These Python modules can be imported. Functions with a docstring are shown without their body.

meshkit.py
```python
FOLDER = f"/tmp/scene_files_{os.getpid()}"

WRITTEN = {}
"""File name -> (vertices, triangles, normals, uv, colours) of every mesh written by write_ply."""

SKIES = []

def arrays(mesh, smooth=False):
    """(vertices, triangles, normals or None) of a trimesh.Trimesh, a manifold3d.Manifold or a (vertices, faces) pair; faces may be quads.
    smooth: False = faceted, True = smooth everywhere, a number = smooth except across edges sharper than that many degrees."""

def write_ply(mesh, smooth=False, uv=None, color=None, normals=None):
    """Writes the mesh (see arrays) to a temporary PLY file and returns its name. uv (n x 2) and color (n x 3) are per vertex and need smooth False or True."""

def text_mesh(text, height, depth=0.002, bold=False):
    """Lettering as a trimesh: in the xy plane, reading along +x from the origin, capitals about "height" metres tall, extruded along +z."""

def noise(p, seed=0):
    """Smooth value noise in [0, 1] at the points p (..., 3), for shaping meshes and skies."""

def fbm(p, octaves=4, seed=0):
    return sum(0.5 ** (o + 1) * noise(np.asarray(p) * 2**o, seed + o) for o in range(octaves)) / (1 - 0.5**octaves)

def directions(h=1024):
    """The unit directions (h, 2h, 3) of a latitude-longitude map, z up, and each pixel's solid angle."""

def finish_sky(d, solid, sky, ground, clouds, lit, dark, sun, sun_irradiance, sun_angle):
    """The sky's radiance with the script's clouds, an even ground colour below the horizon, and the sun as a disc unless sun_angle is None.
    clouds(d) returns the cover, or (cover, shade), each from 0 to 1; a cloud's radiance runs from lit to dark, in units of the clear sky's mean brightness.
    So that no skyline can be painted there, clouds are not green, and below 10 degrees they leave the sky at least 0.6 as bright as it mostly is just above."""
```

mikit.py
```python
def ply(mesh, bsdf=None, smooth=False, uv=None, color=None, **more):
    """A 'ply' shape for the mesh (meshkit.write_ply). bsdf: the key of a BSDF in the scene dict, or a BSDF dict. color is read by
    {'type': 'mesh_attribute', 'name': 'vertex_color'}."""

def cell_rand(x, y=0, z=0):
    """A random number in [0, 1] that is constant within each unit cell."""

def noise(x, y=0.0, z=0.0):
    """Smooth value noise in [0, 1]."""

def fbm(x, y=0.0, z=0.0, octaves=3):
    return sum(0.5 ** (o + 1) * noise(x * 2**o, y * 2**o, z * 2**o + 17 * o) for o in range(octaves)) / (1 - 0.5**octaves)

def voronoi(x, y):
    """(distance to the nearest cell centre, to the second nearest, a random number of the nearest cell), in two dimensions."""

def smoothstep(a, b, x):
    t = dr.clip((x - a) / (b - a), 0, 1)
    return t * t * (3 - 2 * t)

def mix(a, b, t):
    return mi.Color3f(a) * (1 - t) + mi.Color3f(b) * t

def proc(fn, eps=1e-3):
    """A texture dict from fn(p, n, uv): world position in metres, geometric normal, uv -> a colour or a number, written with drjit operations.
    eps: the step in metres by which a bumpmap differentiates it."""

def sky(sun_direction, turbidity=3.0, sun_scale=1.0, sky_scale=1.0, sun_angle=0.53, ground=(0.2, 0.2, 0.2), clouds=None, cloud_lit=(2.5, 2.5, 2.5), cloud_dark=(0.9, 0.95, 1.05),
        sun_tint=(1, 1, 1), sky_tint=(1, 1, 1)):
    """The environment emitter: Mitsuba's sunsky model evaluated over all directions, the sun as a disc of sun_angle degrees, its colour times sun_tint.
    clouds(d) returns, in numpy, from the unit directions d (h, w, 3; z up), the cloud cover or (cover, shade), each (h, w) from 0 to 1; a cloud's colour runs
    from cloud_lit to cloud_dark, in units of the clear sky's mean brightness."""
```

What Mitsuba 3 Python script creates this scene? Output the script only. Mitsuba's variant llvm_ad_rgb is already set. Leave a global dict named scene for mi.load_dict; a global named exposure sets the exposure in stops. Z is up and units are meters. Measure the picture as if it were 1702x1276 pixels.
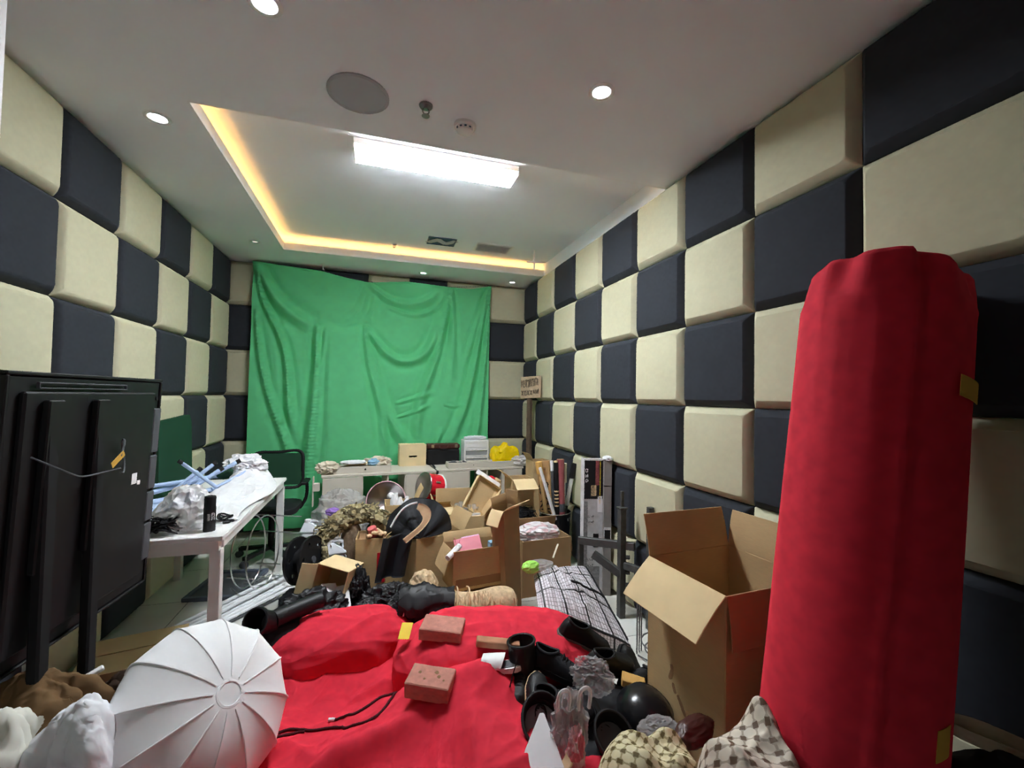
import math, random
import numpy as np, trimesh, mitsuba as mi, drjit as dr
import manifold3d as m3
from shapely.geometry import Polygon, LineString, box as sbox
from shapely.ops import unary_union
from scipy.interpolate import CubicSpline
import mikit, meshkit
from mikit import proc, noise, fbm, smoothstep, mix

T = mi.ScalarTransform4f
scene, labels = {}, {}
# ------------------------------------------------------------------ camera, light, exposure
scene['camera'] = {'type': 'perspective', 'fov': 98.64, 'fov_axis': 'x', 'near_clip': 0.02,
    'to_world': T().look_at(origin=[0, 0, 1.45], target=[0.29345, 0.95551, 1.47963], up=[-0.02624, -0.02294, 0.99939])}
exposure = 1.92
LAMP = 36.0           # radiance of the linear lamp diffuser
SPOT = 4.5           # downlight lens
COVE = (6.6, 3.0, .62)  # warm strip in the ceiling cove
XL, XR, YB, YF, ZC, ZT = -1.50, 1.767, 5.20, -0.70, 2.81, 2.95

# ------------------------------------------------------------------ helpers
_cnt = {}
def num(key):
    n = _cnt.get(key, -1) + 1
    _cnt[key] = n
    return key if n == 0 else f'{key}_{n:03d}'
def tag(key, label=None, cat=None, group=None, kind=None):
    d = labels.setdefault(key, {})
    for k, v in (('label', label), ('category', cat), ('group', group), ('kind', kind)):
        if v: d[k] = v
def thing(name, label, cat, group=None):
    k = num(name); tag(k, label, cat, group); return k
def obj(name, mesh, mat, label=None, cat=None, group=None, kind=None, smooth=35, **kw):
    k = num(name); scene[k] = mikit.ply(mesh, 'mat_' + mat, smooth, **kw); tag(k, label, cat, group, kind) if (label or cat or kind) else None
    return k
def part(par, name, mesh, mat, label=None, smooth=35, kind=None, **kw):
    k = num(par + '__' + name); scene[k] = mikit.ply(mesh, 'mat_' + mat, smooth, **kw)
    if label or kind: tag(k, label, kind=kind)
    return k
def inst(par, name, proto, M, label=None):
    k = num(par + '__' + name if par else name); d = dict(proto); d['to_world'] = T(M); scene[k] = d
    if label: tag(k, label)
    return k
def cat(*ms):
    return trimesh.util.concatenate([m for m in ms if m is not None])
def rotm(rx=0, ry=0, rz=0):
    e = trimesh.transformations.euler_matrix(math.radians(rx), math.radians(ry), math.radians(rz), 'sxyz')
    return e
def mat4(loc=(0, 0, 0), r=(0, 0, 0)):
    M = rotm(*r); M[:3, 3] = loc; return M
def xf(m, loc=(0, 0, 0), r=(0, 0, 0), s=None):
    m = m.copy()
    if s is not None: m.apply_scale(s)
    m.apply_transform(mat4(loc, r)); return m
def hull(pts): return trimesh.convex.convex_hull(np.asarray(pts, float))
def box(sx, sy, sz, b=0.003, loc=(0, 0, 0), r=(0, 0, 0)):
    b = min(b, sx * .3, sy * .3, sz * .3)
    P = []
    for i in (-1, 1):
        for j in (-1, 1):
            for k in (-1, 1):
                x, y, z = sx / 2, sy / 2, sz / 2
                P += [(i * (x - b), j * (y - b), k * z), (i * (x - b), j * y, k * (z - b)), (i * x, j * (y - b), k * (z - b))]
    return xf(hull(P), loc, r)
def bb(x0, x1, y0, y1, z0, z1, b=0.003):
    return box(x1 - x0, y1 - y0, z1 - z0, b, ((x0 + x1) / 2, (y0 + y1) / 2, (z0 + z1) / 2))
def spl(P, n=24, closed=False):
    P = np.asarray(P, float)
    if closed: P = np.vstack([P, P[:1]])
    if len(P) == 2: return P[0] + np.linspace(0, 1, n)[:, None] * (P[1] - P[0])
    t = np.r_[0, np.cumsum(np.linalg.norm(np.diff(P, axis=0), axis=1) ** .6 + 1e-9)]
    return CubicSpline(t, P, bc_type='periodic' if closed else 'natural')(np.linspace(0, t[-1], n))
def tube(P, r, n=10, closed=False, flat=1.0):
    """A swept tube with capped ends; r a number or one radius per point."""
    P = np.asarray(P, float); m = len(P); r = np.broadcast_to(np.asarray(r, float), (m,))
    if closed and np.allclose(P[0], P[-1]): P, r, m = P[:-1], r[:-1], m - 1
    d = np.roll(P, -1, 0) - np.roll(P, 1, 0) if closed else np.gradient(P, axis=0)
    d /= np.linalg.norm(d, axis=1, keepdims=True) + 1e-12
    u = np.cross(d[0], [0, 0, 1] if abs(d[0][2]) < .9 else [1, 0, 0]); u /= np.linalg.norm(u)
    a = np.arange(n) * 2 * np.pi / n; V = []
    for i in range(m):
        u = u - d[i] * (u @ d[i]); u /= np.linalg.norm(u) + 1e-12; w = np.cross(d[i], u)
        V.append(P[i] + r[i] * (np.cos(a)[:, None] * u + flat * np.sin(a)[:, None] * w))
    V = np.vstack(V); F = []
    k = np.arange(n); k2 = (k + 1) % n
    for i in range(m if closed else m - 1):
        A, B = i * n, ((i + 1) % m) * n
        F += [np.stack([A + k, A + k2, B + k2], 1), np.stack([A + k, B + k2, B + k], 1)]
    F = np.vstack(F)
    if not closed:
        V = np.vstack([V, P[:1], P[-1:]])
        F = np.vstack([F, np.stack([k2, k, k * 0 + m * n], 1), np.stack([(m - 1) * n + k, (m - 1) * n + k2, k * 0 + m * n + 1], 1)])
    return trimesh.Trimesh(V, F, process=False)
def rod(a, b, r, n=12, r2=None): return tube([a, b], [r, r if r2 is None else r2], n)
def bar(a, b, w, h, up=(0, 0, 1), bev=0.002):
    """A square bar from a to b, w wide, h along up."""
    a, b = np.asarray(a, float), np.asarray(b, float); L = np.linalg.norm(b - a); x = (b - a) / L
    y = np.cross(up, x); y /= np.linalg.norm(y); z = np.cross(x, y)
    m = box(L, w, h, bev); M = np.eye(4); M[:3, 0], M[:3, 1], M[:3, 2], M[:3, 3] = x, y, z, (a + b) / 2
    m.apply_transform(M); return m
def lathe(prof, n=32, loc=(0, 0, 0), r=(0, 0, 0)):
    """Closed if the profile starts and ends on the axis."""
    prof = np.asarray(prof, float); m = len(prof); a = np.arange(n) * 2 * np.pi / n
    V = np.stack([np.outer(prof[:, 0], np.cos(a)), np.outer(prof[:, 0], np.sin(a)), np.repeat(prof[:, 1:], n, 1)], -1).reshape(-1, 3)
    k = np.arange(n); k2 = (k + 1) % n; F = []
    for i in range(m - 1):
        F += [np.stack([i * n + k, i * n + k2, (i + 1) * n + k2], 1), np.stack([i * n + k, (i + 1) * n + k2, (i + 1) * n + k], 1)]
    me = trimesh.Trimesh(V, np.vstack(F), process=True); me.update_faces(me.nondegenerate_faces())
    return xf(me, loc, r)
def ext(pts, h, loc=(0, 0, 0), r=(0, 0, 0)):
    g = pts if hasattr(pts, 'exterior') else Polygon(pts)
    return xf(trimesh.creation.extrude_polygon(g, h, engine='earcut'), loc, r)
def stroke2d(lines, w, h=0.0015):
    """Hand-drawn strokes (lists of 2-D points) as one flat extruded mesh in the xy plane."""
    g = unary_union([LineString(spl(np.c_[np.asarray(l, float), np.zeros(len(l))], 4 * len(l))[:, :2]).buffer(w / 2, 3) for l in lines]).simplify(w * .08)
    return cat(*[trimesh.creation.extrude_polygon(q, h, engine='earcut') for q in getattr(g, 'geoms', [g])])
def facing(m, loc, x, y):
    """Puts a mesh drawn in the xy plane at loc with its x and y axes along the given directions."""
    x = np.asarray(x, float); x = x / np.linalg.norm(x); y = np.asarray(y, float); y = y - x * (x @ y); y /= np.linalg.norm(y)
    M = np.eye(4); M[:3, 0], M[:3, 1], M[:3, 2], M[:3, 3] = x, y, np.cross(x, y), loc
    m = m.copy(); m.apply_transform(M); return m
def ridged(P, f, seed=0, octaves=3, sharp=1.0):
    P = np.asarray(P, float) * f; o = 0; a = .55
    for k in range(octaves):
        o = o + a * (1 - np.abs(2 * meshkit.noise(P * 2 ** k + 13.7 * k, seed + k) - 1)) ** sharp; a *= .5
    return o
def shell(G, t=0.004):
    """A sheet given as a grid of points (m, n, 3), thickened by t along its normals, with closed rims."""
    m, n = G.shape[:2]
    du = np.gradient(G, axis=0); dv = np.gradient(G, axis=1); N = np.cross(du, dv); N /= np.linalg.norm(N, axis=-1, keepdims=True) + 1e-12
    V = np.vstack([(G + N * t / 2).reshape(-1, 3), (G - N * t / 2).reshape(-1, 3)])
    i = np.arange(m * n).reshape(m, n); a, b, c, d = i[:-1, :-1].ravel(), i[1:, :-1].ravel(), i[1:, 1:].ravel(), i[:-1, 1:].ravel()
    F = [np.stack([a, b, c], 1), np.stack([a, c, d], 1)]; q = m * n
    F += [np.stack([c + q, b + q, a + q], 1), np.stack([d + q, c + q, a + q], 1)]
    for e in (i[0, :], i[::-1, -1], i[-1, ::-1], i[:, 0][::-1] * 1):
        e = np.asarray(e)[::-1]
        F += [np.stack([e[1:], e[:-1], e[:-1] + q], 1), np.stack([e[1:], e[:-1] + q, e[1:] + q], 1)]
    me = trimesh.Trimesh(V, np.vstack(F), process=False)
    me.fix_normals() if False else None
    return me
def blob(c, rad, amp=.15, freq=3.0, seed=0, sub=4, zmin=None, rz=0, sharp=1.4, sq=2.0, stretch=(1, 1, 1), r=None):
    """A crumpled heap: a superellipsoid creased along ridged noise, its underside flattened at zmin."""
    s = trimesh.creation.icosphere(subdivisions=sub); v = np.array(s.vertices)
    if sq != 2.0: v = np.sign(v) * np.abs(v) ** (2.0 / sq); 
    n = ridged(np.array(s.vertices) * np.asarray(stretch), freq, seed, 3, sharp)
    w = v * (1 + amp * (n[:, None] - .55) * 2)
    w = w * np.asarray(rad)
    me = trimesh.Trimesh(w, s.faces, process=False)
    me.apply_transform(mat4((0, 0, 0), r or (0, 0, rz))); me.apply_translation(c)
    if zmin is not None:
        q = np.array(me.vertices); lo = q[:, 2] < zmin; q[lo, 2] = zmin + (q[lo, 2] - zmin) * .03; me.vertices = q
    return me
def hfield(xs, ys, fn, base=None, t=0.006):
    X, Y = np.meshgrid(xs, ys, indexing='ij'); return shell(np.stack([X, Y, fn(X, Y)], -1), t)
def carton(name, c, w, d, h, rz=0, flaps=(), label=None, mat='card', t=0.006, tilt=(0, 0), bottom=True, group=None, fm=None, lidh=None):
    """An open carton: body of four walls and a floor, hinged flaps (side, length, angle out from upright in degrees)."""
    k = thing(name, label, 'box', group)
    M = mat4(c, (tilt[0], tilt[1], rz))
    B = [bb(-w/2, w/2, -d/2, -d/2+t, 0, h, .0015), bb(-w/2, w/2, d/2-t, d/2, 0, h, .0015), bb(-w/2, -w/2+t, -d/2+t, d/2-t, 0, h, .0015), bb(w/2-t, w/2, -d/2+t, d/2-t, 0, h, .0015)]
    if bottom: B.append(bb(-w/2+t, w/2-t, -d/2+t, d/2-t, 0, t, .001))
    b = cat(*B); b.apply_transform(M); part(k, 'body', b, mat, smooth=False)
    for side, L, ang, *fm_ in flaps:
        W = (w if side in 'fb' else d) - .006
        f = box(W, t * .8, L, .0015, (0, 0, L / 2)); 
        a = math.radians(ang)
        # bend slightly along its length
        f = f.subdivide().subdivide(); v = np.array(f.vertices); v[:, 1] += -.02 * (v[:, 2] / L) ** 2 * (1 if ang > 0 else 1); f.vertices = v
        f.apply_transform(mat4((0, 0, 0), (ang, 0, 0)))    # tips toward -y
        rzs, off = {'f': (0, (0, -d/2 + t/2)), 'b': (180, (0, d/2 - t/2)), 'l': (-90, (-w/2 + t/2, 0)), 'r': (90, (w/2 - t/2, 0))}[side]
        f.apply_transform(mat4((off[0], off[1], h), (0, 0, rzs))); f.apply_transform(M)
        part(k, 'flap', f, fm_[0] if fm_ else fm or mat, smooth=30)
    return k, M
def local(M, m):
    m = m.copy(); m.apply_transform(M); return m

# ------------------------------------------------------------------ materials
def two(d): return {'type': 'twosided', 'bsdf': d}
def rgb(c): return {'type': 'rgb', 'value': list(c)}
def mat(key, col, rough=.6, spec=.3, metal=0.0, bump=None, bs=.001, eps=1e-3, **kw):
    d = {'type': 'principled', 'base_color': proc(col) if callable(col) else rgb(col), 'roughness': rough, 'specular': spec, 'metallic': metal, **kw}
    if bump is not None: d = {'type': 'bumpmap', 'arbitrary': {**proc(bump, eps)}, 'scale': bs, 'bsdf': d}
    scene['mat_' + key] = two(d)
def s2l(r, g, b):
    c = np.array([r, g, b]) / 255.; return tuple(np.where(c < .04045, c / 12.92, ((c + .055) / 1.055) ** 2.4))
def mottled(c, amt=.15, f=9.0, f2=None):
    c = np.array(c)
    def fn(p, n, uv):
        v = fbm(p.x * f, p.y * f, p.z * f); 
        return mi.Color3f(*[float(x) for x in c]) * (1 + amt * (v - .5) * 2)
    return fn
weave = lambda p, n, uv: noise(p.x * 900, p.y * 900, p.z * 900)
mat('plaster', (.79, .835, .90), .85, .2)
mat('white_paint', (.78, .78, .78), .5, .4)
mat('panel_beige', mottled((.51, .49, .345), .05, 40), .9, .1, sheen=.3)
mat('panel_dark', mottled((.031, .035, .043), .12, 60), .9, .1, sheen=.35)
mat('door_dark', (.06, .055, .05), .7, .2)
mat('wall_paint', (.30, .30, .30), .9, .1)
def floorc(p, n, uv):
    gx = dr.abs(p.x / .6 - dr.round(p.x / .6)); gy = dr.abs(p.y / .6 - dr.round(p.y / .6))
    g = smoothstep(.004, .007, dr.minimum(gx, gy))
    c = mix((.66, .66, .62), (.74, .74, .70), fbm(p.x * 5, p.y * 5, 0.)); return mix((.3, .3, .28), c, g)
mat('floor_tile', floorc, .22, .5)
mat('green_cloth', mottled((.12, .53, .24), .06, 14), .85, .15, sheen=.4)
# ------------------------------------------------------------------ the room
obj('floor', bb(XL - .1, XR + .1, YF - .1, YB + .1, -.08, 0, .001), 'floor_tile', kind='structure', smooth=False)
obj('wall_left', bb(XL - .12, XL, YF - .1, YB + .1, 0, ZT + .05, .001), 'wall_paint', kind='structure', smooth=False)
obj('wall_right', bb(XR, XR + .12, YF - .1, YB + .1, 0, ZT + .05, .001), 'plaster', kind='structure', smooth=False)
obj('wall_back', bb(XL, XR, YB, YB + .12, 0, ZT + .05, .001), 'wall_paint', kind='structure', smooth=False)
obj('wall_front', bb(XL, XR, YF - .12, YF, 0, ZT + .05, .001), 'door_dark', kind='structure', smooth=False)
OX0, OX1, OY0, OY1 = -.879, XR, 2.40, 4.60          # opening of the raised ceiling
soff = Polygon([(XL, YF), (XR, YF), (XR, YB), (XL, YB)]).difference(sbox(OX0, OY0, OX1 + .1, OY1))
obj('ceiling', cat(*[ext(g, .02, (0, 0, ZC)) for g in getattr(soff, 'geoms', [soff])]), 'plaster', kind='structure', smooth=False)
part('ceiling', 'raised_panel', bb(XL, XR, YF, YB, ZT, ZT + .03, .001), 'plaster', smooth=False)
lip = cat(bb(OX0 - .014, OX0, OY0 - .014, OY1 + .014, ZC, ZC + .072), bb(OX0, XR, OY0 - .014, OY0, ZC, ZC + .072), bb(OX0, XR, OY1, OY1 + .014, ZC, ZC + .072))
part('ceiling', 'lip', lip, 'white_paint', smooth=False)
part('ceiling', 'cove_wall', cat(bb(-1.08, -1.06, 2.2, 4.8, ZC + .02, ZT), bb(-1.06, XR, 4.78, 4.8, ZC + .02, ZT), bb(-1.06, XR, 2.2, 2.22, ZC + .02, ZT)), 'plaster', smooth=False)
mat('led_off', (.9, .7, .4), .6)
for m, l in ((bb(-.962, -.950, 2.30, 4.70, ZC + .021, ZC + .027, .001), 'warm led strip glowing in the ceiling cove along the left wall'),
             (bb(-.93, XR - .02, 4.664, 4.676, ZC + .021, ZC + .027, .001), 'warm led strip glowing in the ceiling cove above the green backdrop'),
             (bb(-.93, XR - .02, 2.324, 2.336, ZC + .021, ZC + .027, .001), 'warm led strip glowing in the ceiling cove on the side of the camera')):
    k = obj('led_strip', m, 'led_off', l, 'led strip', smooth=False); scene[k]['emitter'] = {'type': 'area', 'radiance': rgb(COVE)}
# acoustic panels
def panel_mesh(w, h, t=.052, ins=.034, soft=.012):
    """A padded tile: back at z=0, bevelled sides, rounded shoulders."""
    rings = []
    for z, i, c in ((0, 0.0015, .004), (.014, .0015, .006), (t * .72, ins * .62, .012), (t * .93, ins * .95, .02), (t, ins + soft, .028)):
        a, b = w / 2 - i, h / 2 - i; q = []
        for sx, sy, a0 in ((1, 1, 0), (-1, 1, 90), (-1, -1, 180), (1, -1, 270)):
            for k in range(3):
                th = math.radians(a0 + 45 * k); q.append((sx * (a - c) + c * math.cos(th), sy * (b - c) + c * math.sin(th), z))
        rings.append(q)
    V = np.array(rings).reshape(-1, 3); n = 12; k = np.arange(n); k2 = (k + 1) % n; F = []
    for i in range(len(rings) - 1): F += [np.stack([i*n+k, i*n+k2, (i+1)*n+k2], 1), np.stack([i*n+k, (i+1)*n+k2, (i+1)*n+k], 1)]
    V = np.vstack([V, [[0, 0, t + .002]]]); L = (len(rings) - 1) * n
    F.append(np.stack([L + k, L + k2, k * 0 + len(V) - 1], 1))
    return trimesh.Trimesh(V, np.vstack(F), process=False)
HROW = .47; Z0 = 2.356
_pp = {}
def panel(wall, org, ux, uz, nrm, w, h, dark, hard):
    key = (round(w, 3), round(h, 3), dark, hard)
    if key not in _pp:
        _pp[key] = mikit.ply(panel_mesh(w, h, .055, .036 if hard else .03, .003 if hard else .012), 'mat_panel_dark' if dark else 'mat_panel_beige', 40)
    M = np.eye(4); M[:3, 0], M[:3, 1], M[:3, 2], M[:3, 3] = ux, uz, nrm, org
    inst(wall, 'panel', _pp[key], M)
def rows():
    yield -1, Z0, ZC - Z0 - .002
    for r in range(5): yield r, Z0 - (r + 1) * HROW, HROW
for c in range(-2, 11):          # right wall, column c spans y from 4.695 - (c+1)/2 to 4.695 - c/2
    y1 = 4.695 - c * .5; y0 = y1 - .5
    if c == -2: y0, y1 = 5.19, 5.195
    if y1 > YB - .06: y1 = YB - .05
    y0 = max(y0, YF + .01)
    if y1 - y0 < .1: continue
    for r, z, h in rows():
        panel('wall_right', (XR, (y0 + y1) / 2, z + h / 2), (0, -1, 0), (0, 0, 1), (-1, 0, 0), y1 - y0, h, (c + r) % 2 == 0, True)
for c in range(-2, 11):
    y1 = 4.61 - c * .5; y0 = y1 - .5
    if y1 > YB - .06: y1 = YB - .05
    y0 = max(y0, YF + .01)
    if y1 - y0 < .1 or y0 > 5.1: continue
    for r, z, h in rows():
        panel('wall_left', (XL, (y0 + y1) / 2, z + h / 2), (0, 1, 0), (0, 0, 1), (1, 0, 0), y1 - y0, h, (c + r) % 2 == 0, False)
xs = [XR, 1.267, .77, .33, -.12, -.58, -1.03, XL]; odd = [0, 0, 1, 0, 1, 1, 0]
for c in range(7):
    x1, x0 = xs[c], xs[c + 1]
    for r, z, h in rows():
        panel('wall_back', ((x0 + x1) / 2, YB, z + h / 2), (1, 0, 0), (0, 0, 1), (0, -1, 0), x1 - x0, h, (odd[c] + r) % 2 == 0, True)
# pale jamb beside the camera
obj('trim_1', cat(bb(-.99, -.80, 1.16, 1.24, 0, ZC, .006), bb(-1.03, -.99, 1.18, 1.22, 0, ZC, .004)), 'white_paint', kind='structure', smooth=False)

# ------------------------------------------------------------------ ceiling fittings
mat('lamp_white', (.85, .85, .87), .4, .4)
mat('grille', (.38, .40, .44), .7, .3)
mat('sprinkler_metal', (.20, .20, .21), .35, .5, .6)
mat('chrome', (.75, .75, .76), .18, .5, 1.0)
mat('vent_dark', (.03, .06, .12), .5, .4)
k = thing('ceiling_lamp', 'long white linear lamp glowing in the raised ceiling', 'ceiling lamp')
LX0, LX1, LY0, LY1 = -.168, .846, 2.685, 2.872
part(k, 'housing', bb(LX0, LX1, LY0, LY1, 2.913, ZT - .001, .002), 'lamp_white', smooth=False)
part(k, 'end_cap', bb(LX0, LX0 + .006, LY0, LY1, 2.885, 2.912, .001), 'lamp_white', smooth=False)
part(k, 'end_cap', bb(LX1 - .006, LX1, LY0, LY1, 2.885, 2.912, .001), 'lamp_white', smooth=False)
d = part(k, 'diffuser', bb(LX0 + .007, LX1 - .007, LY0 + .004, LY1 - .004, 2.886, 2.891, .001), 'lamp_white', smooth=False)
scene[d]['emitter'] = {'type': 'area', 'radiance': rgb((LAMP * .95, LAMP * 1.01, LAMP * 1.06))}
d = part(k, 'side_diffuser', cat(bb(LX0 + .007, LX1 - .007, LY0, LY0 + .003, 2.891, 2.912, .001), bb(LX0 + .007, LX1 - .007, LY1 - .003, LY1, 2.891, 2.912, .001)), 'lamp_white', smooth=False)
scene[d]['emitter'] = {'type': 'area', 'radiance': rgb((LAMP * .26, LAMP * .275, LAMP * .29))}
def downlight(x, y, l, on=1.0, r=.042):
    k = thing('downlight', l, 'ceiling light', 'recessed downlights')
    part(k, 'ring', lathe([(r + .016, ZC - .0005), (r + .016, ZC - .004), (r, ZC - .006), (r - .004, ZC - .001), (r + .016, ZC - .0005)], 28, (x, y, 0)), 'white_paint')
    e = part(k, 'lens', lathe([(0, ZC - .0012), (r - .004, ZC - .0012), (r - .004, ZC - .0032), (0, ZC - .0045)][::-1], 24, (x, y, 0)), 'led_off')
    if on: scene[e]['emitter'] = {'type': 'area', 'radiance': rgb((SPOT * on, SPOT * on, SPOT * on * 1.05))}
downlight(-.409, 1.693, 'lit round downlight at the top edge of the picture, above the jamb side')
downlight(-1.079, 2.584, 'lit round downlight beside the left corner of the ceiling recess', .8)
downlight(.918, 1.717, 'lit round downlight nearest the red roll')
downlight(-1.083, 4.443, 'small dim downlight in the far left corner of the ceiling', .03, .026)
downlight(.46, 4.93, 'small lit downlight above the middle of the green backdrop', .9, .032)
downlight(1.499, 4.95, 'small lit downlight above the wooden signboard in the far right corner', .9, .032)
k = thing('ceiling_speaker', 'round grey flush speaker grille in the ceiling', 'speaker')
part(k, 'rim', lathe([(.135, ZC - .0005), (.135, ZC - .006), (.125, ZC - .010), (.118, ZC - .006), (.118, ZC - .0005), (.135, ZC - .0005)], 40, (-.114, 2.08, 0)), 'grille')
part(k, 'grille', lathe([(.118, ZC - .001), (.118, ZC - .006), (.06, ZC - .0085), (0, ZC - .009)], 40, (-.114, 2.08, 0)), 'grille')
def sprinkler(x, y, l, z=ZC, s=1.0):
    k = thing('sprinkler', l, 'sprinkler')
    part(k, 'cup', lathe([(.028*s, z - .0005), (.026*s, z - .008*s), (.012*s, z - .014*s), (0, z - .014*s)], 20, (x, y, 0)), 'sprinkler_metal')
    part(k, 'frame', cat(tube(spl([(x - .008*s, y, z - .012*s), (x - .013*s, y, z - .026*s), (x, y, z - .042*s)], 8), .003*s, 6), tube(spl([(x + .008*s, y, z - .012*s), (x + .013*s, y, z - .026*s), (x, y, z - .042*s)], 8), .003*s, 6)), 'sprinkler_metal')
    part(k, 'deflector', lathe([(0, z - .042*s), (.016*s, z - .043*s), (.016*s, z - .046*s), (0, z - .047*s)], 16, (x, y, 0)), 'sprinkler_metal')
sprinkler(.186, 2.062, 'small chrome sprinkler beside the round ceiling speaker', s=1.15)
sprinkler(.13, 4.50, 'tiny sprinkler head by the back edge of the ceiling recess', ZT, .8)
k = thing('smoke_detector', 'round white smoke detector on the ceiling', 'smoke detector')
part(k, 'base', lathe([(.056, ZC - .0005), (.056, ZC - .012), (.05, ZC - .018), (0, ZC - .018)], 32, (.389, 2.152, 0)), 'white_paint')
part(k, 'dome', lathe([(.044, ZC - .018), (.040, ZC - .034), (.028, ZC - .042), (0, ZC - .043)], 32, (.389, 2.152, 0)), 'white_paint')
for i in range(4):
    a = math.radians(200 + i * 32)
    part(k, 'slot', box(.011, .006, .005, .001, (.389 + .043 * math.cos(a), 2.152 + .043 * math.sin(a), ZC - .026), (0, 0, math.degrees(a) + 90)), 'vent_dark')
k = thing('air_vent', 'dark blue open slot vent in the raised ceiling', 'air vent')
part(k, 'frame', cat(bb(.43, .70, 4.15, 4.165, ZT - .008, ZT - .0005), bb(.43, .70, 4.345, 4.36, ZT - .008, ZT - .0005), bb(.43, .445, 4.165, 4.345, ZT - .008, ZT - .0005), bb(.685, .70, 4.165, 4.345, ZT - .008, ZT - .0005)), 'vent_dark', smooth=False)
part(k, 'opening', bb(.445, .685, 4.165, 4.345, ZT - .003, ZT - .0005, .0005), 'vent_dark', smooth=False)
for i in range(3):
    part(k, 'vane', box(.07, .16, .003, .0005, (.49 + .078 * i, 4.255, ZT - .006), (0, 4 if i % 2 else -4, 38 * (-1) ** i)), 'grille', smooth=False)
k = thing('air_vent', 'white square vent with fine slats in the raised ceiling', 'air vent')
part(k, 'frame', cat(bb(.90, 1.27, 4.15, 4.17, ZT - .01, ZT - .0005), bb(.90, 1.27, 4.38, 4.40, ZT - .01, ZT - .0005), bb(.90, .92, 4.17, 4.38, ZT - .01, ZT - .0005), bb(1.25, 1.27, 4.17, 4.38, ZT - .01, ZT - .0005)), 'white_paint', smooth=False)
part(k, 'opening', bb(.92, 1.25, 4.17, 4.38, ZT - .002, ZT - .0005, .0005), 'grille', smooth=False)
for i in range(9):
    part(k, 'slat', box(.33, .015, .003, .0005, (1.085, 4.186 + .0225 * i, ZT - .006), (30, 0, 0)), 'white_paint', smooth=False)

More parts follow.
